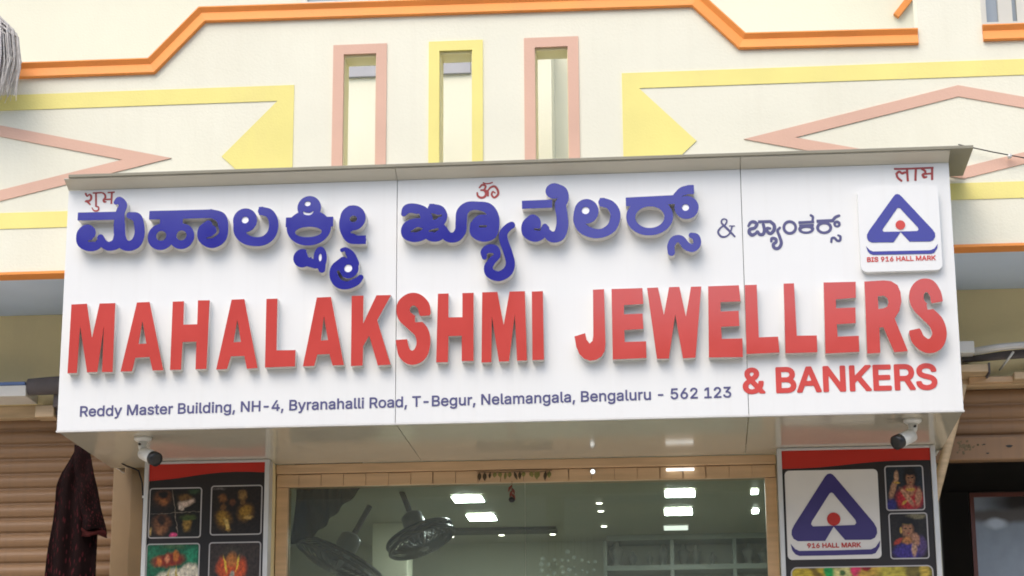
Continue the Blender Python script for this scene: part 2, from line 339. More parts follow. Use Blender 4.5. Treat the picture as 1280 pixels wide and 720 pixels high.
PRINT = [
 ('blue', [('s', [(1093, 852, 4.5), (1063, 887, 5.8), (1036, 917, 4.5), (1036, 933, 3.9), (1048, 939, 3.2), (1059, 930, 3.9), (1051, 911, 3.9), (1028, 895, 4.5), (1017, 875, 5.1), (1030, 854, 5.1), (1052, 853, 3.9), (1072, 870, 3.9), (1082, 899, 3.9)]), ('s', [(1071, 904, 2.6), (1094, 903, 2.6)])]),
 ('blue', [('s', [(1159, 901, 5.8), (1169, 917, 7.1), (1185, 920, 8.3), (1198, 908, 7.7), (1187, 891, 7.7), (1165, 884, 8.3), (1162, 867, 8.3), (1174, 857, 8.3), (1190, 863, 7.1), (1200, 873, 6.4), (1209, 859, 7.7), (1225, 859, 7.7), (1232, 879, 7.7), (1228, 906, 7.1)]), ('b', 1204, 920, 1263, 920, 7.1), ('s', [(1262, 919, 7.7), (1278, 901, 8.3), (1276, 877, 8.3), (1260, 861, 7.7), (1245, 872, 7.7), (1245, 887, 7.1), (1259, 886, 5.8)]), ('s', [(1262, 823, 5.8), (1265, 837, 7.1), (1282, 834, 7.7), (1284, 820, 7.7), (1271, 807, 7.7), (1276, 790, 7.7), (1295, 790, 7.7), (1308, 813, 7.7), (1301, 846, 7.1), (1293, 873, 6.4), (1304, 888, 5.8)])]),
 ('blue', [('e', 1350, 888, 34.0, 35.3), ('-e', 1350, 888, 20.6, 21.8)]),
 ('blue', [('b', 1391, 910, 1464, 912, 6.4), ('s', [(1450, 944, 5.8), (1459, 935, 5.8), (1456, 915, 5.8)]), ('e', 1426, 878, 37.2, 23.1), ('-e', 1426, 875, 21.8, 9.0), ('b', 1394, 895, 1462, 896, 5.8)]),
 ('blue', [('b', 1475, 914, 1556, 915, 7.7), ('e', 1509, 882, 37.2, 30.8), ('-e', 1509, 881, 23.1, 17.3), ('e', 1569, 898, 17.3, 16.7), ('-e', 1569, 896, 5.1, 5.1), ('s', [(1550, 916, 7.1), (1563, 931, 7.1), (1580, 938, 6.4)])]),
 ('blue', [('s', [(1539, 812, 5.1), (1542, 828, 5.8), (1554, 831, 5.8), (1566, 818, 5.8), (1579, 818, 5.8), (1582, 836, 5.8), (1572, 843, 4.5)])]),
 ('red', [('s', [(-2013, 1162, 5.1), (-2006, 1150, 3.7), (-1995, 1158, 3.7), (-1987, 1152, 5.1), (-1986, 1137, 5.5), (-1993, 1127, 5.1), (-2008, 1126, 4.6), (-2013, 1124, 3.7)]), ('s', [(-2006, 1123, 4.2), (-1996, 1115, 4.6), (-1989, 1107, 3.2)]), ('b', -1963, 1165, -1960, 1100, 4.4), ('b', -1979, 1165, -1934, 1166, 3.5), ('s', [(-1979, 1091, 2.3), (-1971, 1078, 3.2), (-1957, 1074, 3.7), (-1946, 1081, 4.2), (-1949, 1094, 3.7), (-1961, 1097, 2.8)]), ('s', [(-1929, 1164, 4.2), (-1919, 1155, 4.6), (-1916, 1141, 5.1), (-1923, 1131, 4.6)]), ('b', -1927, 1130, -1885, 1131, 3.9), ('s', [(-1925, 1127, 4.6), (-1920, 1119, 5.1), (-1912, 1119, 3.2)]), ('b', -1885, 1166, -1885, 1107, 4.6), ('b', -1906, 1165, -1871, 1166, 3.5)]),
 ('red', [('b', 1845, 1158, 1895, 1157, 4.4), ('b', 1895, 1157, 2028, 1158, 4.4), ('b', 1905, 1156, 1906, 1095, 5.3), ('s', [(1855, 1134, 5.3), (1868, 1144, 5.3), (1882, 1135, 5.3), (1892, 1139, 5.3), (1905, 1139, 4.4)]), ('s', [(1855, 1134, 5.3), (1860, 1115, 5.3), (1876, 1099, 5.3)]), ('b', 1946, 1157, 1941, 1097, 5.3), ('b', 2021, 1156, 2018, 1098, 5.3), ('s', [(1974, 1154, 5.3), (1987, 1144, 5.3), (1988, 1133, 5.3), (1979, 1126, 4.4)]), ('b', 1974, 1128, 2019, 1130, 4.4), ('s', [(1975, 1124, 5.3), (1982, 1113, 6.1), (1994, 1114, 3.5)])]),
 ('red', [('s', [(-115, 1105, 4.0), (-112, 1090, 4.8), (-96, 1080, 5.6), (-78, 1086, 5.6), (-73, 1102, 5.6), (-83, 1116, 4.8), (-97, 1118, 4.0)]), ('s', [(-104, 1131, 4.0), (-91, 1144, 4.8), (-75, 1137, 4.8), (-80, 1121, 4.8)]), ('s', [(-78, 1116, 4.0), (-65, 1110, 4.8), (-64, 1090, 4.8)]), ('s', [(-86, 1154, 3.2), (-73, 1149, 3.2), (-56, 1150, 3.2), (-43, 1154, 3.2)]), ('s', [(-65, 1113, 4.0), (-51, 1130, 4.8), (-32, 1134, 5.6), (-18, 1117, 5.6), (-16, 1094, 5.6), (-34, 1079, 4.8), (-46, 1093, 4.8), (-41, 1108, 4.0), (-30, 1102, 3.2)])]),
]
RED = [
 ('M', [[(-2044, 600), (-1969, 602), (-1937, 434), (-1908, 601), (-1832, 601), (-1831, 267), (-1882, 268), (-1882, 491), (-1904, 269), (-1953, 268), (-1997, 494), (-2002, 267), (-2047, 266)]]),
 ('A', [[(-1728, 601), (-1667, 602), (-1589, 270), (-1640, 269), (-1657, 335), (-1725, 333), (-1738, 268), (-1793, 268)], [(-1698, 510), (-1712, 399), (-1675, 400)]]),
 ('H', [[(-1556, 600), (-1502, 601), (-1501, 487), (-1435, 487), (-1435, 603), (-1379, 602), (-1384, 271), (-1436, 270), (-1436, 403), (-1502, 403), (-1505, 270), (-1557, 270)]]),
 ('A', [[(-1274, 602), (-1213, 603), (-1142, 269), (-1192, 266), (-1206, 328), (-1270, 328), (-1286, 268), (-1338, 266)], [(-1244, 504), (-1259, 395), (-1224, 396)]]),
 ('L', [[(-1108, 601), (-1055, 601), (-1054, 351), (-964, 350), (-965, 272), (-1107, 270)]]),
 ('A', [[(-868, 601), (-801, 602), (-735, 273), (-788, 272), (-804, 327), (-861, 326), (-875, 272), (-928, 271)], [(-833, 510), (-845, 393), (-812, 394)]]),
 ('K', [[(-703, 604), (-647, 604), (-647, 469), (-586, 604), (-517, 603), (-581, 483), (-516, 269), (-576, 267), (-618, 410), (-646, 360), (-647, 268), (-702, 267)]]),
 ('S', [('s', [(-357, 517, 28.2), (-366, 550, 29.2), (-396, 577, 30.2), (-429, 577, 31.3), (-457, 549, 32.3), (-453, 502, 32.3), (-413, 463, 34.3), (-373, 421, 34.3), (-363, 365, 32.3), (-380, 316, 34.3), (-417, 299, 33.3), (-450, 321, 30.2), (-463, 367, 27.2), (-466, 388, 27.2)]), ('-b', -403, 482, -303, 487, 14.1), ('-b', -507, 397, -433, 401, 12.1)]),
 ('H', [[(-296, 603), (-246, 603), (-246, 488), (-181, 487), (-181, 603), (-128, 603), (-129, 277), (-184, 277), (-184, 398), (-246, 398), (-248, 274), (-303, 274)]]),
 ('M', [[(-88, 604), (-17, 604), (12, 444), (40, 604), (112, 604), (119, 273), (73, 272), (64, 495), (36, 271), (-11, 270), (-43, 488), (-46, 269), (-92, 268)]]),
 ('I', [[(144, 601), (196, 602), (198, 274), (144, 273)]]),
 ('J', [[(429, 602), (481, 603), (483, 341), (479, 308), (464, 283), (440, 268), (410, 264), (383, 274), (363, 295), (348, 330), (340, 381), (390, 395), (396, 364), (410, 345), (423, 357), (427, 381)]]),
 ('E', [[(515, 603), (659, 603), (661, 527), (572, 524), (571, 480), (657, 481), (659, 408), (571, 405), (572, 348), (670, 349), (670, 270), (515, 267)]]),
 ('W', [[(680, 603), (731, 604), (755, 472), (782, 604), (830, 604), (856, 462), (883, 603), (931, 603), (895, 266), (837, 264), (807, 473), (773, 265), (718, 265)]]),
 ('E', [[(962, 603), (1104, 604), (1109, 526), (1017, 526), (1016, 481), (1099, 482), (1100, 410), (1016, 408), (1018, 351), (1112, 351), (1111, 263), (956, 265)]]),
 ('L', [[(1131, 604), (1186, 604), (1187, 354), (1275, 355), (1278, 280), (1128, 277)]]),
 ('L', [[(1309, 606), (1357, 606), (1360, 357), (1451, 356), (1450, 277), (1305, 276)]]),
 ('E', [[(1492, 606), (1639, 605), (1636, 529), (1545, 524), (1544, 482), (1632, 483), (1630, 409), (1544, 406), (1545, 348), (1641, 349), (1640, 274), (1486, 270)]]),
 ('R', [[(1678, 605), (1767, 608), (1800, 603), (1828, 584), (1840, 550), (1842, 505), (1830, 461), (1807, 426), (1859, 271), (1797, 268), (1754, 386), (1736, 385), (1734, 267), (1675, 265)], [(1736, 533), (1763, 536), (1779, 523), (1783, 502), (1776, 483), (1760, 476), (1736, 473)]]),
 ('S', [('s', [(2002, 506, 27.1), (1996, 541, 27.1), (1971, 576, 30.9), (1937, 575, 32.9), (1913, 543, 32.9), (1916, 493, 32.9), (1954, 447, 34.8), (1993, 402, 34.8), (2005, 347, 32.9), (1984, 303, 34.8), (1946, 294, 32.9), (1910, 322, 30.9), (1897, 355, 29.0)]), ('-b', 1956, 476, 2047, 490, 13.5), ('-b', 1850, 374, 1927, 389, 9.7)]),
]
INLAYS = [(-1217, 988, 16.7, 16.7), (-918, 1059, 14.5, 12.3), (-719, 735, 18.8, 18.8), (401, 983, 17.7, 17.7), (868, 983, 16.4, 16.4), (-853, 792, 7.2, 18.8)]
SMILE = [('s', [(-937, 1018, 3.6), (-926, 1010, 5.8), (-905, 1009, 5.8), (-892, 1018, 3.6)])]
PLATE = [(1674, 1063), (2039, 1060), (2028, 654), (1667, 654)]
LOGO_SIGN = [[(1856, 840), (1822, 792), (1722, 794), (1707, 802), (1701, 817), (1702, 833), (1712, 851), (1833, 1014), (1842, 1023), (1852, 1025), (1861, 1021), (1869, 1013), (2002, 849), (2013, 831), (2013, 813), (2004, 798), (1989, 791), (1895, 793)], [(1853, 958), (1860, 955), (1936, 861), (1939, 850), (1933, 843), (1856, 843), (1780, 844), (1774, 851), (1778, 861), (1846, 955)], [(1695, 777), (1711, 758), (1726, 751), (1854, 750), (1987, 749), (2005, 756), (2023, 778), (2019, 757), (2003, 735), (1989, 732), (1853, 733), (1725, 734), (1711, 740), (1701, 754)]]
DOT_SIGN = (1857.0488738090592, 874.323088602127, 22.346055419752748)
LOGO_PILLAR = [[(1544, -394), (1500, -463), (1368, -462), (1348, -450), (1339, -430), (1341, -407), (1354, -382), (1513, -147), (1525, -135), (1538, -132), (1550, -137), (1560, -148), (1738, -379), (1751, -405), (1752, -430), (1740, -452), (1720, -461), (1596, -460)], [(1540, -226), (1549, -231), (1650, -363), (1654, -378), (1646, -388), (1544, -390), (1444, -391), (1435, -380), (1441, -365), (1531, -231)], [(1332, -474), (1354, -501), (1374, -510), (1543, -510), (1719, -508), (1741, -498), (1765, -466), (1760, -496), (1740, -527), (1721, -532), (1542, -534), (1373, -534), (1354, -526), (1340, -507)]]
DOT_PILLAR = (1545.5913169709188, -357.3315122416725, 32.54859557709134)
CARD_PILLAR = [(1308, -117), (1758, -111), (1779, -549), (1325, -556)]

# ------------------------------------------------------------------ helpers
COL = scene.collection
OFFS = {}

def link(name, me, m, parent=None, kind=None, smooth=False):
    o = bpy.data.objects.new(name, me)
    if m is not None and not me.materials:
        for q in (m if isinstance(m, (list, tuple)) else [m]):
            me.materials.append(q)
    COL.objects.link(o)
    if smooth:
        me.polygons.foreach_set('use_smooth', [True] * len(me.polygons))
    if parent is not None:
        o.parent = parent
        if parent.name in OFFS:
            o.matrix_parent_inverse = OFFS[parent.name]
    if kind:
        o['kind'] = kind
    return o

def thing(name, label, cat, loc=(0, 0, 0), group=None, local=False, rot=(0, 0, 0)):
    o = bpy.data.objects.new(name, None)
    COL.objects.link(o)
    o.empty_display_size = 0.1
    o.location = loc
    o.rotation_euler = rot
    if not local:
        OFFS[o.name] = Matrix.Translation(loc).inverted()
    o['label'], o['category'] = label, cat
    if group:
        o['group'] = group
    return o

def tag(o, label, cat, group=None):
    o['label'], o['category'] = label, cat
    if group:
        o['group'] = group
    return o

def mesh_from(verts, faces):
    me = bpy.data.meshes.new('m')
    me.from_pydata([tuple(v) for v in verts], [], faces)
    me.update()
    return me

def bm_mesh(bm):
    me = bpy.data.meshes.new('m')
    bmesh.ops.recalc_face_normals(bm, faces=bm.faces)
    bm.to_mesh(me)
    bm.free()
    return me

def bm_box(bm, x0, x1, y0, y1, z0, z1, bevel=0.0):
    v = [bm.verts.new(p) for p in ((x0, y0, z0), (x1, y0, z0), (x1, y1, z0), (x0, y1, z0), (x0, y0, z1), (x1, y0, z1), (x1, y1, z1), (x0, y1, z1))]
    fs = [bm.faces.new([v[i] for i in f]) for f in ((0, 3, 2, 1), (4, 5, 6, 7), (0, 1, 5, 4), (1, 2, 6, 5), (2, 3, 7, 6), (3, 0, 4, 7))]
    if bevel:
        es = list({e for f in fs for e in f.edges})
        bmesh.ops.bevel(bm, geom=es, offset=bevel, segments=2, affect='EDGES', profile=0.6)

def box(name, x0, x1, y0, y1, z0, z1, m, parent=None, bevel=0.0, kind=None):
    bm = bmesh.new()
    bm_box(bm, x0, x1, y0, y1, z0, z1, bevel)
    return link(name, bm_mesh(bm), m, parent, kind)

def bm_tube(bm, pts, rad, seg=10, caps=True):
    pts = [Vector(p) for p in pts]
    rad = rad if isinstance(rad, (list, tuple)) else [rad] * len(pts)
    rings = []
    up = None
    for i, p in enumerate(pts):
        t = (pts[min(i + 1, len(pts) - 1)] - pts[max(i - 1, 0)]).normalized()
        if up is None:
            up = t.orthogonal().normalized()
        else:
            up = (up - t * up.dot(t))
            up = up.normalized() if up.length > 1e-6 else t.orthogonal().normalized()
        s = t.cross(up)
        rings.append([bm.verts.new(p + (up * math.cos(a) + s * math.sin(a)) * rad[i]) for a in [2 * math.pi * k / seg for k in range(seg)]])
    for a, b in zip(rings, rings[1:]):
        for k in range(seg):
            bm.faces.new((a[k], a[(k + 1) % seg], b[(k + 1) % seg], b[k]))
    if caps:
        bm.faces.new(rings[0][::-1])
        bm.faces.new(rings[-1])

def tube(name, pts, rad, m, parent=None, seg=10, smooth=True):
    bm = bmesh.new()
    bm_tube(bm, pts, rad, seg)
    return link(name, bm_mesh(bm), m, parent, smooth=smooth)

def curve_mesh(loops, depth):
    """Fill outlines (holes are inner loops) and extrude by depth along local z."""
    cu = bpy.data.curves.new('c', 'CURVE')
    cu.dimensions = '2D'
    cu.fill_mode = 'BOTH'
    cu.extrude = depth / 2
    for lp in loops:
        sp = cu.splines.new('POLY')
        sp.points.add(len(lp) - 1)
        for q, (x, y) in zip(sp.points, lp):
            q.co = (x, y, 0, 1)
        sp.use_cyclic_u = True
    ob = bpy.data.objects.new('c', cu)
    me = bpy.data.meshes.new_from_object(ob)
    bpy.data.objects.remove(ob)
    bpy.data.curves.remove(cu)
    return me

def solid(name, loops, y0, y1, m, parent=None, kind=None):
    """Outline (x, z) with holes, filled and given thickness from y0 (front) to y1 (back)."""
    me = curve_mesh(loops, y1 - y0)
    me.materials.clear()
    me.transform(Matrix(((1, 0, 0, 0), (0, 0, -1, (y0 + y1) / 2), (0, 1, 0, 0), (0, 0, 0, 1))))
    return link(name, me, m, parent, kind)

try:                                    # the sans face that ships inside Blender itself; without it the built-in one is used
    import os
    SANS = bpy.data.fonts.load(os.path.join(bpy.utils.system_resource('DATAFILES'), 'fonts', 'Inter.woff2'))
except Exception:
    SANS = None

def text(name, body, x0, z0, width, height_cap, y, m, parent, weight=0.0, depth=0.002, tilt=0.0):
    """Lettering of a printed line, one object per character; weight is the stroke gain in metres."""
    cu = bpy.data.curves.new('t', 'FONT')
    cu.body = body
    cu.font = SANS or cu.font
    cu.fill_mode = 'NONE'
    ob = bpy.data.objects.new('t', cu)
    me = bpy.data.meshes.new_from_object(ob)
    bpy.data.objects.remove(ob)
    vx = np.array([v.co.x for v in me.vertices])
    vy = np.array([v.co.y for v in me.vertices])
    k = width / (vx.max() - vx.min())
    base = 0.0
    hc = cu.copy()
    hc.body = 'H'
    hob = bpy.data.objects.new('h', hc)
    hme = bpy.data.meshes.new_from_object(hob)
    bpy.data.objects.remove(hob)
    caps = max(v.co.y for v in hme.vertices)
    kz = height_cap / caps
    X0 = vx.min()
    px, pz = (vx - X0) * k * 1000, (vy - base) * kz * 1000
    nxt = {e.vertices[0]: e.vertices[1] for e in me.edges}
    loops, used = [], set()
    for a in list(nxt):
        if a in used:
            continue
        lp, q = [], a
        while q in nxt and q not in used:
            used.add(q)
            lp.append(q)
            q = nxt[q]
        if len(lp) > 2:
            loops.append(lp)
    cells = sorted(([min(px[l_]), max(px[l_]), [l_]] for l_ in loops), key=lambda t: t[0])
    chars = []
    for a_, b_, g_ in cells:
        if chars and min(b_, chars[-1][1]) - max(a_, chars[-1][0]) > 0.15 * min(b_ - a_, chars[-1][1] - chars[-1][0]):
            chars[-1][2] += g_
            chars[-1][1] = max(b_, chars[-1][1])
        else:
            chars.append([a_, b_, list(g_)])
    for a_, b_, g_ in chars:
        polys = [np.stack([px[l_], pz[l_]], 1) for l_ in g_]
        lo = glyph_loops([('p', polys, weight * 1000)], max(0.5, height_cap * 1000 / 43))
        if lo:
            solid(name, [[(x0 + u / 1000, z0 + w / 1000 + math.tan(tilt) * u / 1000) for u, w in q] for q in lo], y - depth, y, m, parent)

def spline(pts, n=10):
    P = np.array(pts, float)
    if len(P) < 3:
        t = np.linspace(0, 1, 24)[:, None]
        return P[0] * (1 - t) + P[-1] * t
    Q = np.vstack([2 * P[0] - P[1], P, 2 * P[-1] - P[-2]])
    out = []
    for i in range(1, len(Q) - 2):
        a, b, c, d = Q[i - 1], Q[i], Q[i + 1], Q[i + 2]
        for t in np.linspace(0, 1, n, endpoint=False):
            out.append(0.5 * (2 * b + (c - a) * t + (2 * a - 5 * b + 4 * c - d) * t * t + (3 * b - a - 3 * c + d) * t ** 3))
    out.append(P[-1])
    return np.array(out)

def glyph_loops(prims, step=3.0):
    """Pen strokes, bars and ovals (millimetres) merged into clean outlines."""
    def ext(q):
        k = q[0].lstrip('-')
        if k == 's':
            a = np.array(q[1])
            return (a[:, 0] - a[:, 2]).min(), (a[:, 1] - a[:, 2]).min(), (a[:, 0] + a[:, 2]).max(), (a[:, 1] + a[:, 2]).max()
        if k == 'p':
            a = np.vstack(q[1])
            return a[:, 0].min() - q[2], a[:, 1].min() - q[2], a[:, 0].max() + q[2], a[:, 1].max() + q[2]
        if k == 'b':
            return min(q[1], q[3]) - q[5], min(q[2], q[4]) - q[5], max(q[1], q[3]) + q[5], max(q[2], q[4]) + q[5]
        return q[1] - q[3], q[2] - q[4], q[1] + q[3], q[2] + q[4]
    E = np.array([ext(q) for q in prims if q[0][0] != '-'])
    pad = step * 4
    x0, y0 = E[:, 0].min() - pad, E[:, 1].min() - pad
    x1, y1 = E[:, 2].max() + pad, E[:, 3].max() + pad
    xs, ys = np.arange(x0, x1, step), np.arange(y0, y1, step)
    X, Y = np.meshgrid(xs, ys)
    def field(q):
        k = q[0].lstrip('-')
        if k == 's':
            f = np.full(X.shape, 1e9)
            for x, y, r in spline(q[1]):
                np.minimum(f, np.hypot(X - x, Y - y) - r, out=f)
            return f
        if k == 'p':
            d2, wn = np.full(X.shape, 1e18), np.zeros(X.shape)
            for P in q[1]:
                for (ax, ay), (bx, by) in zip(P, np.roll(P, -1, 0)):
                    ex, ey = bx - ax, by - ay
                    L2 = ex * ex + ey * ey
                    if L2 < 1e-12:
                        continue
                    t = np.clip(((X - ax) * ex + (Y - ay) * ey) / L2, 0, 1)
                    np.minimum(d2, (X - ax - t * ex) ** 2 + (Y - ay - t * ey) ** 2, out=d2)
                    side = ex * (Y - ay) - ey * (X - ax)
                    wn += ((ay <= Y) & (by > Y) & (side > 0)) * 1.0 - ((ay > Y) & (by <= Y) & (side < 0)) * 1.0
            return np.where(np.abs(wn) > 0.5, -np.sqrt(d2), np.sqrt(d2)) - q[2]
        if k == 'b':
            ax, ay, bx, by, h = q[1:]
            L = math.hypot(bx - ax, by - ay)
            ux, uy = (bx - ax) / L, (by - ay) / L
            s = (X - ax) * ux + (Y - ay) * uy
            t = -(X - ax) * uy + (Y - ay) * ux
            return np.maximum(np.abs(s - L / 2) - L / 2, np.abs(t) - h)
        cx, cy, rx, ry = q[1:]
        return (np.hypot((X - cx) / rx, (Y - cy) / ry) - 1) * min(rx, ry)
    F = np.full(X.shape, 1e9)
    for q in prims:
        if q[0][0] != '-':
            F = np.minimum(F, field(q))
    for q in prims:
        if q[0][0] == '-':
            F = np.maximum(F, -field(q))
    F[F == 0] = 1e-6
    S = F < 0
    segs = {}
    def cut(i, j, di, dj):
        a, b = F[i, j], F[i + di, j + dj]
        t = a / (a - b)
        return (xs[j] + t * dj * step, ys[i] + t * di * step)
    pts = {}
    c = S[:-1, :-1].astype(int) + S[:-1, 1:] * 2 + S[1:, 1:] * 4 + S[1:, :-1] * 8
    for i, j in zip(*np.nonzero((c > 0) & (c < 15))):
        code = c[i, j]
        eB, eR, eT, eL = ('h', i, j), ('v', i, j + 1), ('h', i + 1, j), ('v', i, j)
        table = {1: [(eB, eL)], 2: [(eR, eB)], 3: [(eR, eL)], 4: [(eT, eR)], 5: [(eB, eR), (eT, eL)], 6: [(eT, eB)], 7: [(eT, eL)],
                 8: [(eL, eT)], 9: [(eB, eT)], 10: [(eR, eT), (eL, eB)], 11: [(eR, eT)], 12: [(eL, eR)], 13: [(eB, eR)], 14: [(eL, eB)]}
        for a, b in table[int(code)]:
            segs[a] = b
            for e in (a, b):
                if e not in pts:
                    pts[e] = cut(e[1], e[2], 0, 1) if e[0] == 'h' else cut(e[1], e[2], 1, 0)
    loops = []
    keep = any(q[0] == 'p' for q in prims)
    while segs:
        s = next(iter(segs))
        lp, e = [], s
        while e in segs:
            lp.append(pts[e])
            e = segs.pop(e)
        fp = []
        for q in lp:
            if not fp or math.hypot(q[0] - fp[-1][0], q[1] - fp[-1][1]) > 0.2 * step:
                fp.append(q)
        lp = fp
        # thin out nearly straight runs
        out = []
        for k, q in enumerate(lp):
            a, b = lp[k - 1], lp[(k + 1) % len(lp)]
            ar = abs((q[0] - a[0]) * (b[1] - a[1]) - (q[1] - a[1]) * (b[0] - a[0]))
            if keep or ar > 0.25 * step * 0.3 or k % 3 == 0:
                out.append(q)
        ar2 = abs(sum(p_[0] * q_[1] - q_[0] * p_[1] for p_, q_ in zip(out, out[1:] + out[:1]))) / 2
        if len(out) > 5 and ar2 > 20 * step * step:
            loops.append(out)
    return loops

def rrect(x0, x1, z0, z1, r, n=5):
    pts = []
    for cx, cz, a0 in ((x1 - r, z1 - r, 0), (x0 + r, z1 - r, 90), (x0 + r, z0 + r, 180), (x1 - r, z0 + r, 270)):
        for k in range(n + 1):
            a = R(a0 + 90 * k / n)
            pts.append((cx + r * math.cos(a), cz + r * math.sin(a)))
    return pts

def circle(cx, cz, r, n=28):
    return [(cx + r * math.cos(2 * math.pi * k / n), cz + r * math.sin(2 * math.pi * k / n)) for k in range(n)]

def copy_tree(o, parent=None):
    c = o.copy()
    COL.objects.link(c)
    c.parent = parent
    for ch in o.children:
        copy_tree(ch, c)
    return c

def moulding(name, path, profile, m, parent):
    """Profile (offset across the path in x-z, y) swept along a bent path (x, z) with mitred corners."""
    P = [Vector(p) for p in path]
    verts, faces = [], []
    n = len(profile)
    for i, p in enumerate(P):
        ts = []
        if i > 0:
            ts.append((P[i] - P[i - 1]).normalized())
        if i < len(P) - 1:
            ts.append((P[i + 1] - P[i]).normalized())
        ns = [Vector((-t.y, t.x)) for t in ts]
        nn = ns[0] if len(ns) == 1 else (ns[0] + ns[1]).normalized()
        k = 1 / max(0.3, nn.dot(ns[0]))
        for o, y in profile:
            q = p + nn * (o * k)
            verts.append((q.x, y, q.y))
    for i in range(len(P) - 1):
        for j in range(n):
            a, b = i * n + j, i * n + (j + 1) % n
            faces.append((a, b, b + n, a + n))
    faces.append(tuple(range(n))[::-1])
    faces.append(tuple(range((len(P) - 1) * n, len(P) * n)))
    me = mesh_from(verts, faces)
    bm = bmesh.new()
    bm.from_mesh(me)
    me2 = bm_mesh(bm)
    return link(name, me2, m, parent)

# ------------------------------------------------------------------ ground
bm = bmesh.new()
bm_box(bm, -600, 600, -600, 600, -0.3, 0.0)
link('road', bm_mesh(bm), M['asphalt'], None, 'structure')
box('pavement', -30, 30, -6.2, 6.9, 0.004, 0.15, M['paving'], None, 0, 'structure')  # unseen forecourt, widened and paled to bounce light under the sign
box('kerb', -30, 30, -6.36, -6.204, 0.004, 0.165, M['kerb'], None, 0.012, 'structure')

# ------------------------------------------------------------------ buildings across the street (mirrored in glass and letters)
def opposite(x0, x1, y, h, floors, label):
    t = thing('opposite_building', label, 'building', ((x0 + x1) / 2, y - 4, 0))
    box('wall', x0, x1, y - 8, y, 0.001, h, M['opposite_wall'], t)
    fh = h / floors
    n = int((x1 - x0) / 2.6)
    for f in range(floors):
        for k in range(n):
            xa = x0 + 0.7 + k * (x1 - x0 - 0.6) / n
            box('window', xa, xa + 1.3, y + 0.002, y + 0.04, f * fh + fh * 0.32, f * fh + fh * 0.82, M['pane'], t)
    box('roof_edge', x0 - 0.2, x1 + 0.2, y - 8.2, y + 0.25, h + 0.002, h + 0.3, M['opposite_wall'], t)
opposite(-24, -1.6, -24, 11.6, 4, 'taller plain plastered building across the street')
opposite(-1.3, 20, -24, 9.6, 3, 'lower plain plastered building across the street')

# ------------------------------------------------------------------ building
B = thing('commercial_building', 'cream two-storey shop building with yellow, salmon and orange painted mouldings', 'building', (0, 3, 0.15))
FY = 0.35           # front plane of the first-floor parapet
ZB = 4.42           # underside of the overhang
slots = [(-0.741, 'pink'), (-0.257, 'yellow'), (0.222, 'pink')]
outer = [(-7, ZB), (7, ZB), (7, 5.49), (2.345, 5.49), (2.345, 8.5), (2.032, 8.5), (2.032, 5.49), (1.17, 5.49), (0.945, 5.74), (-1.553, 5.74), (-1.805, 5.48), (-7, 5.48)]
holes = [[(cx - 0.083, 4.56), (cx + 0.083, 4.56), (cx + 0.083, 5.508), (cx - 0.083, 5.508)] for cx, _ in slots]
solid('parapet_wall', [outer] + holes, FY, FY + 0.14, M['cream'], B)
prof = [(0.042, FY - 0.022), (0.036, FY - 0.024), (0.012, FY - 0.008), (-0.036, FY - 0.024), (-0.041, FY - 0.020), (-0.041, FY + 0.02), (0.042, FY + 0.02)]
moulding('coping', [(-7, 5.487), (-1.805, 5.480), (-1.553, 5.748), (0.945, 5.732), (1.17, 5.497), (2.031, 5.487)], prof, M['orange'], B)
moulding('coping', [(2.346, 5.493), (7, 5.493)], prof, M['orange'], B)
box('drip_edge', -7, 7, FY - 0.008, FY + 0.1, ZB - 0.014, ZB - 0.001, M['orange'], B)

def relief(x0, x1, xm):
    z0, z1 = 4.645, 5.354
    yo = [(x0, z0), (x1, z0), (x1, z1), (x0, z1)]
    d, e = 0.084, 0.36
    hi = [(x0 + d, 5.272), (x0 + e, 4.988), (x0 + d, 4.728), (x1 - d, 4.728), (x1 - e, 4.988), (x1 - d, 5.272)]
    solid('yellow_relief_frame', [yo, hi], FY - 0.004, FY + 0.01, M['yellow'], B)
    w = 1.048
    ro = [(xm - w, 4.988), (xm, 4.75), (xm + w, 4.988), (xm, 5.229)]
    ri = [(xm - w + 0.25, 4.988), (xm, 4.808), (xm + w - 0.25, 4.988), (xm, 5.171)]
    solid('salmon_relief_lozenge', [ro, ri], FY - 0.0055, FY + 0.01, M['pink'], B)
relief(0.571, 3.85, 2.21)
relief(-4.398, -1.073, -2.735)
for cx, cname in slots:
    o_ = [(cx - 0.136, 4.50), (cx + 0.136, 4.50), (cx + 0.136, 5.558), (cx - 0.136, 5.558)]
    i_ = [(cx - 0.082, 4.56), (cx + 0.082, 4.56), (cx + 0.082, 5.507), (cx - 0.082, 5.507)]
    solid('slot_surround', [o_, i_], FY - 0.007, FY + 0.01, M[cname], B)
    # lining of the reveal
    bm = bmesh.new()
    bm_box(bm, cx - 0.0825, cx + 0.0825, FY + 0.012, FY + 0.136, 5.495, 5.5075)
    bm_box(bm, cx - 0.0825, cx - 0.078, FY + 0.012, FY + 0.136, 4.56, 5.4945)
    bm_box(bm, cx + 0.078, cx + 0.0825, FY + 0.012, FY + 0.136, 4.56, 5.4945)
    link('slot_reveal', bm_mesh(bm), M['reveal'], B)
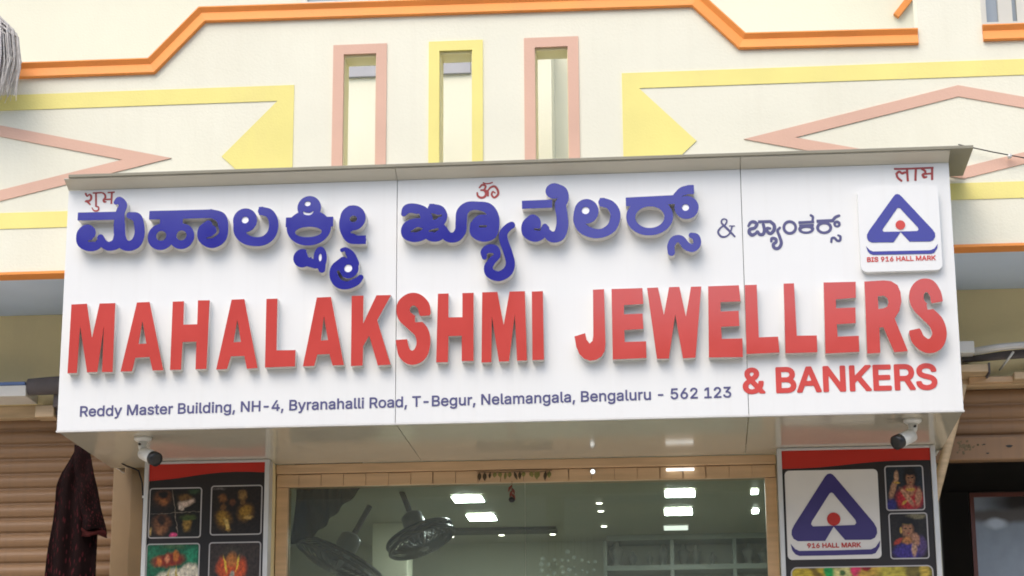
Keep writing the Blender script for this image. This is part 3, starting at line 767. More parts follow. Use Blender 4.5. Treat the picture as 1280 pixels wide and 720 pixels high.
# slab, upper wall, ground-floor walls
box('overhang_slab', -7, 7, FY + 0.1405, 1.5, ZB, ZB + 0.13, M['grey_soffit'], B)
box('upper_wall', -7, 7, 1.5, 1.7, ZB + 0.131, 9.0, M['cream_deep'], B)
box('upper_pier', 0.02, 0.165, 1.22, 1.499, ZB + 0.132, 6.0, M['cream_deep'], B)
box('wall_ledge', -1.42, -0.30, 1.48, 1.499, 5.815, 5.888, M['grey_metal'], B, 0.004)
box('front_wall', -7, 7, 1.2, 1.4, 3.93, ZB - 0.001, M['tan_wall'], B)
box('front_wall', -1.9, 2.06, 1.2, 1.4, 3.63, 3.929, M['tan_wall'], B)
box('roof_slab', -7, 7, 1.45, 6.8, 9.0, 9.15, M['cream_deep'], B)
box('side_wall', -7.2, -7.0, 0.6, 6.8, 0.15, 9.0, M['cream_deep'], B)
box('side_wall', 7.0, 7.2, 0.6, 6.8, 0.15, 9.0, M['cream_deep'], B)
box('back_wall', -7.2, 7.2, 6.6, 6.8, 0.15, 9.0, M['cream_deep'], B)
# windows of the upper floor
for (x0, x1, z0, z1) in ((-1.26, -0.76, 6.255, 7.4), (-0.42, 0.35, 6.262, 7.4), (2.50, 3.5, 5.98, 7.3)):
    wf = solid('window', [[(x0, z0), (x1, z0), (x1, z1), (x0, z1)], [(x0 + 0.035, z0 + 0.012), (x1 - 0.035, z0 + 0.012), (x1 - 0.035, z1 - 0.035), (x0 + 0.035, z1 - 0.035)]], 1.455, 1.51, M['frame_white'], B)
    box('pane', x0 + 0.03, x1 - 0.03, 1.485, 1.495, z0 + 0.01, z1 - 0.03, M['pane'], wf)
    if x0 > 2:
        for xx in (2.60, 2.70):
            box('mullion', xx, xx + 0.075, 1.46, 1.4845, z0 + 0.0125, z1 - 0.0355, M['frame_white'], wf)
        box('window_bar', 2.775, 2.80, 1.452, 1.484, z0 + 0.0125, z1 - 0.0355, M['black'], wf)
moulding('stair_coping', [(2.05, 6.06), (2.13, 6.16), (2.40, 6.48)], [(0.017, 1.47), (-0.017, 1.47), (-0.017, 1.52), (0.017, 1.52)], M['orange'], B)

# ------------------------------------------------------------------ main sign
Z0 = 3.54
H = 1.181
SG = thing('shop_sign', 'long white box sign with raised blue and red letters above the shop entrance', 'sign', (0, 0.4, Z0))
seams = [-2.1, -0.498, 1.13, 2.1]
for a, b in zip(seams, seams[1:]):
    o = box('face_panel', a + 0.0013, b - 0.0013, 0.0, 0.02, Z0 + 0.002, Z0 + H, M['acp'], SG, 0.0016)
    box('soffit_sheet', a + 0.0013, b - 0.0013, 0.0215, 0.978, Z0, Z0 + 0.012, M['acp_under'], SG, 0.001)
box('backing', -2.09, 2.09, 0.0205, 0.03, Z0 + 0.014, Z0 + H - 0.004, M['black'], SG)
for s in (-1, 1):
    box('end_panel', min(s * 2.098, s * 2.088), max(s * 2.098, s * 2.088), 0.0305, 1.195, Z0 + 0.0125, Z0 + H - 0.003, M['acp'], SG)
ZT = Z0 + H
for a, b_ in zip(seams, seams[1:]):
    hv = [(x, y, z) for x in (a + 0.0013, b_ - 0.0013) for y, z in ((0.0, ZT + 0.0008), (-0.082, ZT + 0.032), (-0.082, ZT + 0.036), (0.0, ZT + 0.036))]
    link('hood_sheet', mesh_from(hv, [(0, 1, 5, 4), (1, 2, 6, 5), (2, 3, 7, 6), (3, 0, 4, 7), (0, 3, 2, 1), (4, 5, 6, 7)]), M['acp_hood_shaded'], SG)
box('visor', -2.075, 2.205, -0.092, FY - 0.02, ZT + 0.0365, ZT + 0.052, M['visor'], SG, 0.002)
box('edge_trim', -2.102, 2.102, -0.003, 0.018, Z0 - 0.006, Z0 + 0.0015, M['alu'], SG)

def letter(loops, t, face_mat, side=0.0):
    body = solid('letter', loops, -t + 0.0035, -0.0003, M['letter_side'], SG)
    solid('letter_face', loops, -t, -t + 0.0034, face_mat, body)
    return body

def to_m(loops):
    return [[(x / 1000, Z0 + z / 1000) for x, z in lp] for lp in loops]

blue_letters = [letter(to_m(glyph_loops(prims)), 0.060, M['blue']) for prims in BLUE]
for (x, z, rx, rz), li in zip(INLAYS, (2, 3, 5, 9, 10, 3)):
    solid('white_inlay', [[(x / 1000 + rx / 1000 * math.cos(a), Z0 + z / 1000 + rz / 1000 * math.sin(a)) for a in [2 * math.pi * k / 24 for k in range(24)]]], -0.056, -0.045, M['inlay'], blue_letters[li])
solid('white_inlay', to_m(glyph_loops(SMILE, 1.0)), -0.056, -0.045, M['inlay'], blue_letters[3])
for n, data in RED:
    if isinstance(data[0], tuple):
        data = glyph_loops(data)
    letter(to_m(data), 0.046, M['red'])
for colr, prims in PRINT:
    solid('printed_letter', to_m(glyph_loops(prims, 1.5)), -0.002, -0.0003, M['blue_print' if colr == 'blue' else 'dark_red_print'], SG)
text('printed_letter', 'Reddy Master Building, NH-4, Byranahalli Road, T-Begur, Nelamangala, Bengaluru - 562 123', -1.99, Z0 + 0.067, 3.042, 0.048, -0.0005, M['blue_print'], SG, 0.0014, 0.0015, R(0.36))
text('printed_letter', '& BANKERS', 1.112, Z0 + 0.105, 0.871, 0.111, -0.0005, M['red_print'], SG, 0.0055, 0.002)

def logo(data, dot, y, parent, white, blue_m, red_m, zoff):
    L = [[(x / 1000, Z0 + z / 1000) for x, z in lp] for lp in data]
    solid('emblem_triangle', L[:2], y - 0.002, y - 0.0003, blue_m, parent)
    solid('emblem_bar', L[2:], y - 0.002, y - 0.0003, blue_m, parent)
    solid('emblem_dot', [circle(dot[0] / 1000, Z0 + dot[1] / 1000, dot[2] / 1000)], y - 0.003, y - 0.0023, red_m, parent)

px0, px1 = PLATE[3][0] / 1000, PLATE[1][0] / 1000
pz0, pz1 = Z0 + (PLATE[3][1] + PLATE[2][1]) / 2000, Z0 + (PLATE[0][1] + PLATE[1][1]) / 2000
pl = solid('emblem_plate', [rrect(px0, px1, pz0, pz1, 0.03)], -0.032, -0.0003, M['acp'], SG)
logo(LOGO_SIGN, DOT_SIGN, -0.032, pl, M['acp'], M['blue'], M['red_print'], 0)
text('emblem_text', 'BIS 916 HALL MARK', 1.697, Z0 + 0.702, 0.312, 0.021, -0.0325, M['red_print'], pl, 0.001, 0.0015)

# ------------------------------------------------------------------ poster pillars at both sides of the entrance
def wave(x0, x1, zt, zs):
    n = len(zs) - 1
    low = [(x0 + (x1 - x0) * k / n, z) for k, z in enumerate(zs)]
    return [(x0, zt), *low, (x1, zt)]

def pillar(x0, x1, label):
    P = thing('poster_pillar', label, 'pillar', ((x0 + x1) / 2, 1.0, 0.15), 'poster pillars beside the entrance')
    box('core', x0 + 0.004, x1 - 0.004, 0.832, 1.29, 0.15, Z0 - 0.001, M['tan_wall'], P)
    box('edge_trim', x0, x0 + 0.022, 0.812, 0.90, 0.15, Z0 - 0.002, M['alu'], P, 0.003)
    box('edge_trim', x1 - 0.024, x1, 0.812, 0.90, 0.15, Z0 - 0.002, M['alu'], P, 0.003)
    box('edge_trim', x0 + 0.0225, x1 - 0.0245, 0.816, 0.85, Z0 - 0.014, Z0 - 0.002, M['alu'], P, 0.002)
    ps = box('poster', x0 + 0.0225, x1 - 0.0245, 0.826, 0.8315, 1.2, Z0 - 0.0145, M['print_black'], P)
    return P, ps

def picture(ps, x0, x1, z0, z1, m, r=0.016, line=0.006):
    f = solid('picture_border', [rrect(x0, x1, z0, z1, r), rrect(x0 + line, x1 - line, z0 + line, z1 - line, max(0.004, r - line))], 0.8235, 0.8258, M['print_line'], ps)
    solid('picture', [rrect(x0 + line, x1 - line, z0 + line, z1 - line, max(0.004, r - line))], 0.8242, 0.8258, m((x0, x1, z0, z1)), ps)
    return f

g = srgb
GOLD, DGOLD, SKIN, HAIR = g(150, 112, 40), g(98, 70, 28), g(150, 105, 75), g(20, 15, 14)
PL, psl = pillar(-1.884, -1.246, 'poster pillar with four jewellery pictures under a red wave')
solid('red_wave', [wave(-1.8612, -1.2708, Z0 - 0.0147, [3.441, 3.446, 3.453, 3.463, 3.472, 3.478, 3.480, 3.478, 3.474])], 0.8235, 0.8258, M['print_red'], psl)
picture(psl, -1.857, -1.588, 3.150, 3.405, photo_print('photo_four_necklaces', g(30, 26, 20), [
    (0.25, 0.75, 0.20, 0.20, 0, g(46, 34, 26), 0.3), (0.26, 0.80, 0.14, 0.12, 0, g(110, 66, 34), 0.5), (0.28, 0.72, 0.07, 0.08, 0, g(150, 92, 50), 0.5), (0.26, 0.86, 0.09, 0.07, 0, g(26, 22, 18), 0.4),
    (0.70, 0.70, 0.14, 0.08, 20, g(205, 180, 160), 0.4), (0.68, 0.80, 0.12, 0.06, 0, g(110, 80, 40), 0.5), (0.62, 0.60, 0.05, 0.05, 0, g(210, 190, 170), 0.4), (0.85, 0.92, 0.1, 0.05, 0, g(50, 70, 44), 0.6),
    (0.25, 0.28, 0.15, 0.18, 0, g(120, 76, 46), 0.5), (0.25, 0.36, 0.08, 0.1, 0, g(50, 34, 24), 0.4), (0.22, 0.14, 0.05, 0.06, 0, g(150, 100, 60), 0.5),
    (0.73, 0.28, 0.08, 0.14, 0, g(150, 116, 50), 0.5), (0.75, 0.40, 0.14, 0.05, 0, g(70, 84, 40), 0.5), (0.48, 0.06, 0.06, 0.05, 0, g(230, 80, 130), 0.4), (0.05, 0.14, 0.03, 0.08, 0, g(170, 140, 80), 0.4),
    (0.5, 0.5, 0.008, 0.5, 8, g(130, 116, 100), 0.6), (0.5, 0.5, 0.5, 0.008, 2, g(120, 110, 96), 0.6)]))
picture(psl, -1.543, -1.281, 3.160, 3.411, photo_print('photo_gold_earrings', g(36, 28, 22), [
    (0.24, 0.74, 0.08, 0.08, 0, g(120, 78, 40), 0.5), (0.62, 0.80, 0.08, 0.09, 0, g(132, 100, 54), 0.5), (0.42, 0.66, 0.06, 0.06, 0, g(96, 58, 34), 0.5),
    (0.26, 0.32, 0.15, 0.20, 14, DGOLD, 0.35), (0.24, 0.34, 0.10, 0.14, 14, GOLD, 0.5), (0.33, 0.22, 0.04, 0.12, 20, g(196, 164, 90), 0.5), (0.36, 0.12, 0.06, 0.02, 0, g(160, 120, 50), 0.5),
    (0.68, 0.44, 0.15, 0.19, -20, DGOLD, 0.35), (0.68, 0.46, 0.09, 0.13, -20, GOLD, 0.5), (0.74, 0.36, 0.08, 0.05, 0, g(180, 146, 80), 0.5), (0.25, 0.56, 0.05, 0.06, 0, g(110, 76, 40), 0.5), (0.63, 0.66, 0.05, 0.05, 0, g(116, 84, 44), 0.5),
    (0.14, 0.93, 0.13, 0.025, 0, g(90, 84, 80), 0.4)]))
picture(psl, -1.862, -1.590, 2.80, 3.124, photo_print('photo_bridal_necklace', g(20, 92, 62), [
    (0.85, 0.80, 0.12, 0.12, 0, g(34, 130, 92), 0.6), (0.10, 0.85, 0.1, 0.1, 0, g(30, 110, 76), 0.6), (0.5, 0.95, 0.2, 0.05, 0, g(60, 96, 60), 0.5),
    (0.52, 0.30, 0.46, 0.30, 8, g(206, 196, 170), 0.15), (0.80, 0.50, 0.20, 0.18, 30, g(206, 196, 172), 0.2), (0.42, 0.74, 0.30, 0.10, 6, g(128, 40, 20), 0.3), (0.25, 0.72, 0.05, 0.07, 0, g(196, 110, 50), 0.5), (0.40, 0.76, 0.04, 0.06, 0, g(210, 130, 90), 0.5), (0.56, 0.80, 0.05, 0.07, 0, g(190, 110, 40), 0.5),
    (0.36, 0.36, 0.02, 0.24, -16, g(176, 150, 40), 0.5), (0.60, 0.38, 0.02, 0.24, 6, g(176, 150, 40), 0.5)]))
picture(psl, -1.545, -1.281, 2.80, 3.126, photo_print('photo_stone_necklace', g(56, 46, 40), [
    (0.45, 0.62, 0.28, 0.22, 0, g(196, 80, 38), 0.2), (0.45, 0.80, 0.20, 0.10, 0, g(64, 58, 48), 0.35), (0.45, 0.72, 0.10, 0.10, 0, g(180, 110, 50), 0.5), (0.45, 0.50, 0.05, 0.05, 0, g(160, 160, 140), 0.5), (0.32, 0.66, 0.02, 0.12, 12, g(220, 180, 60), 0.5), (0.56, 0.66, 0.02, 0.12, -12, g(220, 180, 60), 0.5)]))

PR, psr = pillar(1.283, 2.052, 'poster pillar with triangle emblem and pictures of women under a red wave')
solid('red_wave', [wave(1.3058, 2.0272, Z0 - 0.0147, [3.436, 3.437, 3.440, 3.447, 3.455, 3.462, 3.466, 3.467, 3.465])], 0.8235, 0.8258, M['print_red'], psr)
cx = [p[0] / 1000 for p in CARD_PILLAR]
cz = [Z0 + p[1] / 1000 for p in CARD_PILLAR]
card = solid('emblem_card', [rrect(sum(cx[i] for i in (0, 3)) / 2, sum(cx[i] for i in (1, 2)) / 2, (cz[2] + cz[3]) / 2, (cz[0] + cz[1]) / 2, 0.022)], 0.8225, 0.8258, M['print_white'], psr)
logo(LOGO_PILLAR, DOT_PILLAR, 0.8225, psr, None, M['emblem_blue'], M['print_red'], 0)
text('emblem_text', '916 HALL MARK', 1.414, Z0 - 0.496, 0.256, 0.022, 0.822, M['print_red'], psr, 0.001, 0.0015)
picture(psr, 1.802, 1.990, 3.218, 3.441, photo_print('photo_woman_red_blouse', g(32, 38, 44), [
    (0.66, 0.72, 0.18, 0.24, 0, HAIR, 0.3), (0.66, 0.70, 0.11, 0.15, 0, SKIN, 0.3), (0.62, 0.26, 0.34, 0.26, 0, g(176, 40, 44), 0.3), (0.64, 0.44, 0.12, 0.12, 0, g(168, 116, 84), 0.4),
    (0.20, 0.48, 0.07, 0.24, -20, g(172, 128, 96), 0.35), (0.30, 0.76, 0.06, 0.12, 0, g(180, 140, 108), 0.35), (0.55, 0.30, 0.06, 0.26, 40, g(180, 130, 98), 0.35), (0.84, 0.30, 0.08, 0.20, -10, g(170, 120, 90), 0.35), (0.12, 0.12, 0.14, 0.14, 0, g(48, 44, 110), 0.4), (0.61, 0.735, 0.03, 0.014, 0, g(30, 18, 16), 0.5), (0.71, 0.735, 0.03, 0.014, 0, g(30, 18, 16), 0.5), (0.66, 0.63, 0.035, 0.012, 0, g(140, 40, 40), 0.5), (0.66, 0.83, 0.11, 0.05, 0, HAIR, 0.4), (0.64, 0.46, 0.11, 0.03, 0, g(190, 150, 60), 0.5), (0.30, 0.62, 0.07, 0.02, 0, g(190, 150, 60), 0.5), (0.48, 0.18, 0.07, 0.025, 40, g(190, 150, 60), 0.5)], 0.07))
picture(psr, 1.810, 1.998, 2.982, 3.208, photo_print('photo_woman_purple_blouse', g(36, 30, 26), [
    (0.72, 0.92, 0.24, 0.06, 0, g(120, 112, 84), 0.4), (0.48, 0.66, 0.24, 0.24, 0, HAIR, 0.3), (0.48, 0.62, 0.15, 0.17, -10, SKIN, 0.3), (0.45, 0.16, 0.36, 0.18, 0, g(58, 44, 120), 0.3), (0.80, 0.28, 0.14, 0.20, 0, g(80, 60, 104), 0.4),
    (0.46, 0.40, 0.14, 0.08, 0, g(168, 110, 60), 0.4), (0.68, 0.42, 0.09, 0.14, 20, g(168, 120, 92), 0.35), (0.62, 0.20, 0.07, 0.14, 0, g(180, 140, 110), 0.4), (0.22, 0.38, 0.12, 0.05, 30, g(172, 60, 40), 0.4), (0.47, 0.76, 0.1, 0.02, 0, g(180, 150, 60), 0.5), (0.42, 0.66, 0.035, 0.013, 0, g(28, 18, 15), 0.5), (0.54, 0.66, 0.035, 0.013, 0, g(28, 18, 15), 0.5), (0.49, 0.55, 0.04, 0.012, 0, g(140, 40, 40), 0.5), (0.48, 0.80, 0.15, 0.06, 0, HAIR, 0.4), (0.30, 0.62, 0.03, 0.06, 0, g(190, 150, 70), 0.5)], 0.07))
picture(psr, 1.328, 2.012, 2.62, 2.952, photo_print('photo_bangles', g(120, 110, 36), [
    (0.12, 0.9, 0.12, 0.2, 0, g(190, 164, 46), 0.4), (0.20, 0.84, 0.03, 0.2, 20, g(120, 96, 24), 0.5), (0.27, 0.92, 0.035, 0.1, 0, g(30, 150, 70), 0.3), (0.36, 0.86, 0.06, 0.2, 0, g(216, 206, 130), 0.35), (0.36, 0.9, 0.02, 0.04, 0, g(60, 90, 40), 0.5), (0.46, 0.94, 0.04, 0.1, 0, g(200, 50, 90), 0.3), (0.56, 0.9, 0.07, 0.16, -20, g(190, 150, 60), 0.35), (0.53, 0.97, 0.03, 0.05, 0, g(150, 30, 24), 0.3), (0.72, 0.9, 0.11, 0.16, 0, g(180, 164, 60), 0.4), (0.86, 0.9, 0.05, 0.2, 0, g(110, 96, 40), 0.4), (0.94, 0.9, 0.03, 0.18, 0, g(190, 160, 60), 0.4)], 0.04), 0.03)

# ------------------------------------------------------------------ entrance: wooden header, jambs, glass
EN = thing('shop_entrance', 'wooden framed glass shop front under the white sign', 'entrance', (0, 1.0, 0.15))
box('header_beam', -1.245, 1.282, 0.98, 1.10, 3.492, 3.539, M['wood'], EN, 0.004)
box('header_backing', -1.245, 1.282, 1.012, 1.09, 3.430, 3.4915, M['wood'], EN)
rnd = random.Random(3)
nb = 22
for k in range(nb):
    a = -1.243 + k * 2.522 / nb
    b_ = a + 2.522 / nb - rnd.choice((0.0015, 0.002, 0.005))
    box('header_block', a, b_, 0.990 + rnd.uniform(0, 0.004), 1.0115, 3.425 + rnd.uniform(0, 0.004), 3.487 + rnd.uniform(0, 0.002), M['wood'], EN, 0.002)
box('jamb', -1.245, -1.186, 1.001, 1.10, 0.15, 3.4242, M['wood'], EN, 0.004)
box('jamb', 1.225, 1.282, 1.001, 1.10, 0.15, 3.4242, M['wood'], EN, 0.004)
box('glass_pane', -1.1855, 0.0185, 1.040, 1.050, 0.16, 3.429, M['glass'], EN)
box('glass_pane', 0.0215, 1.2245, 1.040, 1.050, 0.16, 3.429, M['glass'], EN)

tl = thing('header_glow_bar', 'slim white glowing bar added on the wooden header for a reflected light', 'light', (0.805, 0.975, 3.47))  # glowing bar added for a light reflected over the header
box('glow_bar', 0.735, 0.875, 0.966, 0.9785, 3.464, 3.477, M['reflected_glow'], tl, 0.003)
box('bar_clip', 0.79, 0.82, 0.9786, 0.989, 3.466, 3.475, M['white_plastic'], tl)
pn = thing('header_glow_dot', 'tiny round glowing dot added on the wooden header for a reflected light', 'light', (0.367, 0.985, 3.47))  # round glow added likewise for a reflected spot
tube('glow_dot', [(0.367, 0.972, 3.470), (0.367, 0.978, 3.470)], 0.011, M['reflected_glow'], pn, 14)
tube('dot_rim', [(0.367, 0.976, 3.470), (0.367, 0.992, 3.470)], 0.014, M['alu'], pn, 14)

# red charm on a thread from the header
ch = thing('hanging_charm', 'small red and dark charm hanging on a thread from the header', 'charm', (-0.041, 0.975, 3.425))
M['chilli'] = mat('dried_chilli', (0.20, 0.035, 0.02, 1), 0.4, 0.2, 30)
M['thread'] = mat('cotton_thread', (0.2, 0.12, 0.08, 1), 0.8, 0.1, 30)
tube('thread', [(-0.041, 0.979, 3.43), (-0.041, 0.975, 3.335)], 0.0015, M['thread'], ch, 6)
for k, dx in enumerate((-0.012, 0.009, -0.006, 0.011)):
    z = 3.405 - k * 0.014
    tube('chilli', [(-0.041, 0.974, z), (-0.041 + dx, 0.972, z - 0.012), (-0.041 + dx * 1.5, 0.972, z - 0.03)], [0.006, 0.007, 0.002], M['chilli'], ch, 7)
bm = bmesh.new()
bmesh.ops.create_icosphere(bm, subdivisions=2, radius=0.017, matrix=Matrix.Translation((-0.041, 0.974, 3.335)) @ Matrix.Diagonal((1, 1, 0.9, 1)))
link('lemon', bm_mesh(bm), M['black'], ch, smooth=True)

FS = thing('leaf_festoon', 'dried yellow green leaf festoon tacked to the middle of the header', 'festoon', (0.0, 0.985, 3.48))
M['leaf'] = mat('dried_mango_leaf', (0.26, 0.24, 0.07, 1), 0.7, 0.4, 20)
M['leaf_brown'] = mat('withered_leaf', (0.09, 0.06, 0.03, 1), 0.8, 0.4, 20)
tube('string', [(-0.21, 0.985, 3.482), (-0.1, 0.983, 3.476), (0.0, 0.983, 3.479), (0.1, 0.983, 3.475), (0.16, 0.985, 3.482)], 0.002, M['thread'], FS, 6)
rnd = random.Random(21)
for k in range(15):
    x = -0.20 + k * 0.025 + rnd.uniform(-0.006, 0.006)
    L, w, a = rnd.uniform(0.028, 0.05), rnd.uniform(0.007, 0.011), rnd.uniform(-0.4, 0.4)
    v = []
    for t, ww in ((0, 0.15), (0.3, 0.9), (0.6, 1.0), (0.85, 0.5), (1, 0.05)):
        cxl, czl = x + math.sin(a) * L * t, 3.478 - math.cos(a) * L * t
        yy = 0.981 - 0.01 * math.sin(2.4 * t)
        v += [(cxl - w * ww * math.cos(a), yy, czl - w * ww * math.sin(a)), (cxl, yy - 0.003, czl), (cxl + w * ww * math.cos(a), yy, czl + w * ww * math.sin(a))]
    f = []
    for i in range(4):
        for q in (0, 1):
            f.append((3 * i + q, 3 * i + q + 1, 3 * i + q + 4, 3 * i + q + 3))
    link('leaf', mesh_from(v, f), M['leaf_brown' if k in (0, 1, 2, 7, 8, 13) else 'leaf'], FS)

# ------------------------------------------------------------------ inside the shop
ZC = 3.62
box('room_ceiling', -1.9, 2.06, 1.41, 4.6, ZC, ZC + 0.05, M['room_ceiling'], None, 0, 'structure')
box('room_ceiling', -1.9, 2.06, 1.11, 1.4095, ZC - 0.002, ZC + 0.008, M['room_ceiling'], None, 0, 'structure')
box('room_wall', -1.9, 2.06, 4.4, 4.5, 0.15, ZC - 0.0005, M['room'], None, 0, 'structure')
box('room_wall', -1.95, -1.90, 1.30, 4.6, 0.15, ZC + 0.05, M['room'], None, 0, 'structure')
box('room_wall', 2.061, 2.11, 1.30, 4.6, 0.15, ZC + 0.05, M['room'], None, 0, 'structure')
box('room_floor', -1.9, 2.06, 1.11, 4.4, 0.151, 0.17, M['floor'], None, 0, 'structure')
o = box('room_column', -1.12, -0.90, 3.45, 3.7, 0.171, ZC - 0.0006, M['cream_deep'], None, 0.006)
tag(o, 'pale square column behind the two dark fans', 'column')
o = box('ceiling_beam', -0.89, 0.0, 3.72, 3.90, ZC - 0.02, ZC - 0.0005, M['room_beam'], None)
tag(o, 'dark flat beam across the shop ceiling', 'beam')
def ceiling_light(x, y, w, d, label, m='led', grp='rectangular ceiling lights'):
    t = thing('ceiling_light', label, 'light', (x, y, ZC), grp)
    box('diffuser', x - w / 2, x + w / 2, y - d / 2, y + d / 2, ZC - 0.012, ZC - 0.0025, M[m], t)
    solid_frame = bmesh.new()
    e = 0.008
    for (a, b, c, d_) in ((x - w / 2 - e, x + w / 2 + e, y - d / 2 - e, y - d / 2 - 0.0005), (x - w / 2 - e, x + w / 2 + e, y + d / 2 + 0.0005, y + d / 2 + e),
                          (x - w / 2 - e, x - w / 2 - 0.0005, y - d / 2, y + d / 2), (x + w / 2 + 0.0005, x + w / 2 + e, y - d / 2, y + d / 2)):
        bm_box(solid_frame, a, b, c, d_, ZC - 0.010, ZC - 0.0015)
    link('light_frame', bm_mesh(solid_frame), M['white_plastic'], t)
ceiling_light(-0.432, 2.577, 0.17, 0.20, 'bright rectangular ceiling light left of the charm, nearer the door')
ceiling_light(-0.421, 3.259, 0.165, 0.22, 'bright rectangular ceiling light just in front of the dark ceiling beam')
ceiling_light(0.791, 2.529, 0.165, 0.22, 'bright rectangular ceiling light nearest below the glowing header bar')
ceiling_light(0.775, 3.189, 0.16, 0.22, 'bright rectangular ceiling light, middle of the row below the header bar')
ceiling_light(0.752, 3.82, 0.15, 0.18, 'dim rectangular ceiling light at the back of the row', 'led_dim')
ceiling_light(1.215, 2.52, 0.035, 0.14, 'small square ceiling light beside the right door jamb', 'led')
ceiling_light(1.235, 3.22, 0.035, 0.14, 'small square ceiling light deeper in beside the right jamb', 'led')
def downlight(x, y, label, grp):
    t = thing('downlight', label, 'light', (x, y, ZC), grp)
    tube('lens', [(x, y, ZC - 0.009), (x, y, ZC - 0.004)], 0.018, M['spot'], t, 16)
    tube('rim', [(x, y, ZC - 0.0035), (x, y, ZC - 0.001)], 0.028, M['alu'], t, 16)
for x, y in ((-0.697, 4.05), (-0.368, 4.021), (-0.039, 4.027)):
    downlight(x, y, 'small round downlight in the row behind the dark ceiling beam', 'downlights behind the beam')
for x, y in ((0.315, 2.838), (0.311, 3.133), (0.303, 3.732)):
    downlight(x, y, 'small warm downlight in the file running into the shop', 'warm downlights in file')

def wall_fan(loc, rot, rad, label):
    t = thing('wall_fan', label, 'fan', loc, 'fans inside the shop', True, rot)
    bm = bmesh.new()
    for q in (-0.05, 0.05):
        n = 40
        ring = [(rad * math.cos(2 * math.pi * k / n), rad * math.sin(2 * math.pi * k / n), q * 0.4) for k in range(n + 1)]
        bm_tube(bm, ring, 0.011, 6, False)
    for k in range(36):
        a = 2 * math.pi * k / 36
        c, s = math.cos(a), math.sin(a)
        bm_tube(bm, [(0.03 * c, 0.03 * s, -0.06), (rad * 0.7 * c, rad * 0.7 * s, -0.055), (rad * c, rad * s, -0.02)], 0.0035, 4, False)
        bm_tube(bm, [(0.03 * c, 0.03 * s, 0.05), (rad * 0.7 * c, rad * 0.7 * s, 0.045), (rad * c, rad * s, 0.02)], 0.0035, 4, False)
    link('cage', bm_mesh(bm), M['black'], t, 'stuff')
    for k in range(3):
        a = 2 * math.pi * k / 3 + 0.4
        bm = bmesh.new()
        vs_ = []
        for i in range(7):
            f = i / 6
            rr = 0.03 + (rad * 0.86 - 0.03) * f
            w = 0.03 + 0.085 * math.sin(min(1, f * 1.2) * 1.8)
            for sgn in (-1, 1):
                aa = a + sgn * w / max(rr, 0.05) * 0.5
                vs_.append(bm.verts.new((rr * math.cos(aa), rr * math.sin(aa), sgn * 0.016)))
        for i in range(6):
            bm.faces.new((vs_[2 * i], vs_[2 * i + 1], vs_[2 * i + 3], vs_[2 * i + 2]))
        me = bm_mesh(bm)
        bl = link('blade', me, M['black'], t)
        sm = bl.modifiers.new('s', 'SOLIDIFY')
        sm.thickness = 0.003
    bm = bmesh.new()
    bm_tube(bm, [(0, 0, -0.07), (0, 0, -0.05), (0, 0, 0.0), (0, 0, 0.09), (0, 0, 0.15), (0, 0, 0.17)], [0.02, 0.035, 0.03, 0.065, 0.06, 0.03], 16)
    link('motor', bm_mesh(bm), M['grey_metal'], t, smooth=True)
    tube('bracket', [(0, 0, 0.13), (0.0, 0.03, 0.22), (0.0, 0.05, 0.36)], 0.016, M['awning'], t)
    return t
wall_fan((-0.665, 2.25, 3.335), (R(-9), R(-23), 0), 0.19, 'dark caged fan beside the bright ceiling lights')
wall_fan((-1.10, 2.1, 3.20), (R(-6), R(26), 0), 0.25, 'dark caged fan beside the left door jamb')

# dark folded drape behind the glass, upper left corner
def drape(name, x0, x1, y, zt, zb_fn, m, nx=40, nz=14, amp=0.03, freq=9, parent=None):
    verts, faces = [], []
    for i in range(nx + 1):
        u = i / nx
        x = x0 + (x1 - x0) * u
        for j in range(nz + 1):
            v = j / nz
            z = zt + (zb_fn(u) - zt) * v
            verts.append((x + 0.01 * math.sin(5 * v + 9 * u), y + amp * (0.4 + 0.6 * v) * math.sin(freq * 2 * math.pi * u + 1.3 * math.sin(3 * v)), z))
    for i in range(nx):
        for j in range(nz):
            a = i * (nz + 1) + j
            faces.append((a, a + 1, a + nz + 2, a + nz + 1))
    me = mesh_from(verts, faces)
    o_ = link(name, me, m, parent, smooth=True)
    s_ = o_.modifiers.new('s', 'SOLIDIFY')
    s_.thickness = 0.004
    return o_
M['drape'] = mat('dark_drape', (0.012, 0.012, 0.011, 1), 0.8, 0.2, 9)
o = drape('drape', -1.22, -0.86, 1.35, 3.615, lambda u: 3.19 + 0.30 * u ** 1.5, M['drape'], freq=5)
tag(o, 'dark folded drape hanging behind the glass beside the left jamb', 'drape')

# display shelf on the back wall with jewellery stands
SH = thing('display_shelf', 'grey green display shelf with rows of small stands at the back of the shop', 'shelf', (1.0, 4.3, 0.17))
M['shelf'] = mat('shelf_laminate', (0.33, 0.36, 0.32, 1), 0.4, 0.1, 4)
for z in (3.585, 3.39, 3.14):
    box('shelf_board', 0.30, 1.5, 4.15, 4.399, z, z + 0.034, M['shelf'], SH, 0.003)
for x in (0.29, 0.72, 1.12, 1.5):
    box('upright', x - 0.012, x + 0.012, 4.16, 4.398, 2.5, 3.584, M['shelf'], SH)
M['stand'] = mat('velvet_stand', (0.26, 0.27, 0.24, 1), 0.6, 0.3, 12)
rnd = random.Random(11)
bmn = bmesh.new()
bm_tube(bmn, [(0, 0, 0), (0, 0, 0.012), (0, 0, 0.03), (0, 0, 0.07), (0, -0.01, 0.11), (0, -0.01, 0.135), (0, -0.01, 0.17)], [0.035, 0.036, 0.02, 0.034, 0.045, 0.02, 0.015], 12)
stand_me = bm_mesh(bmn)
stand_me.materials.append(M['stand'])
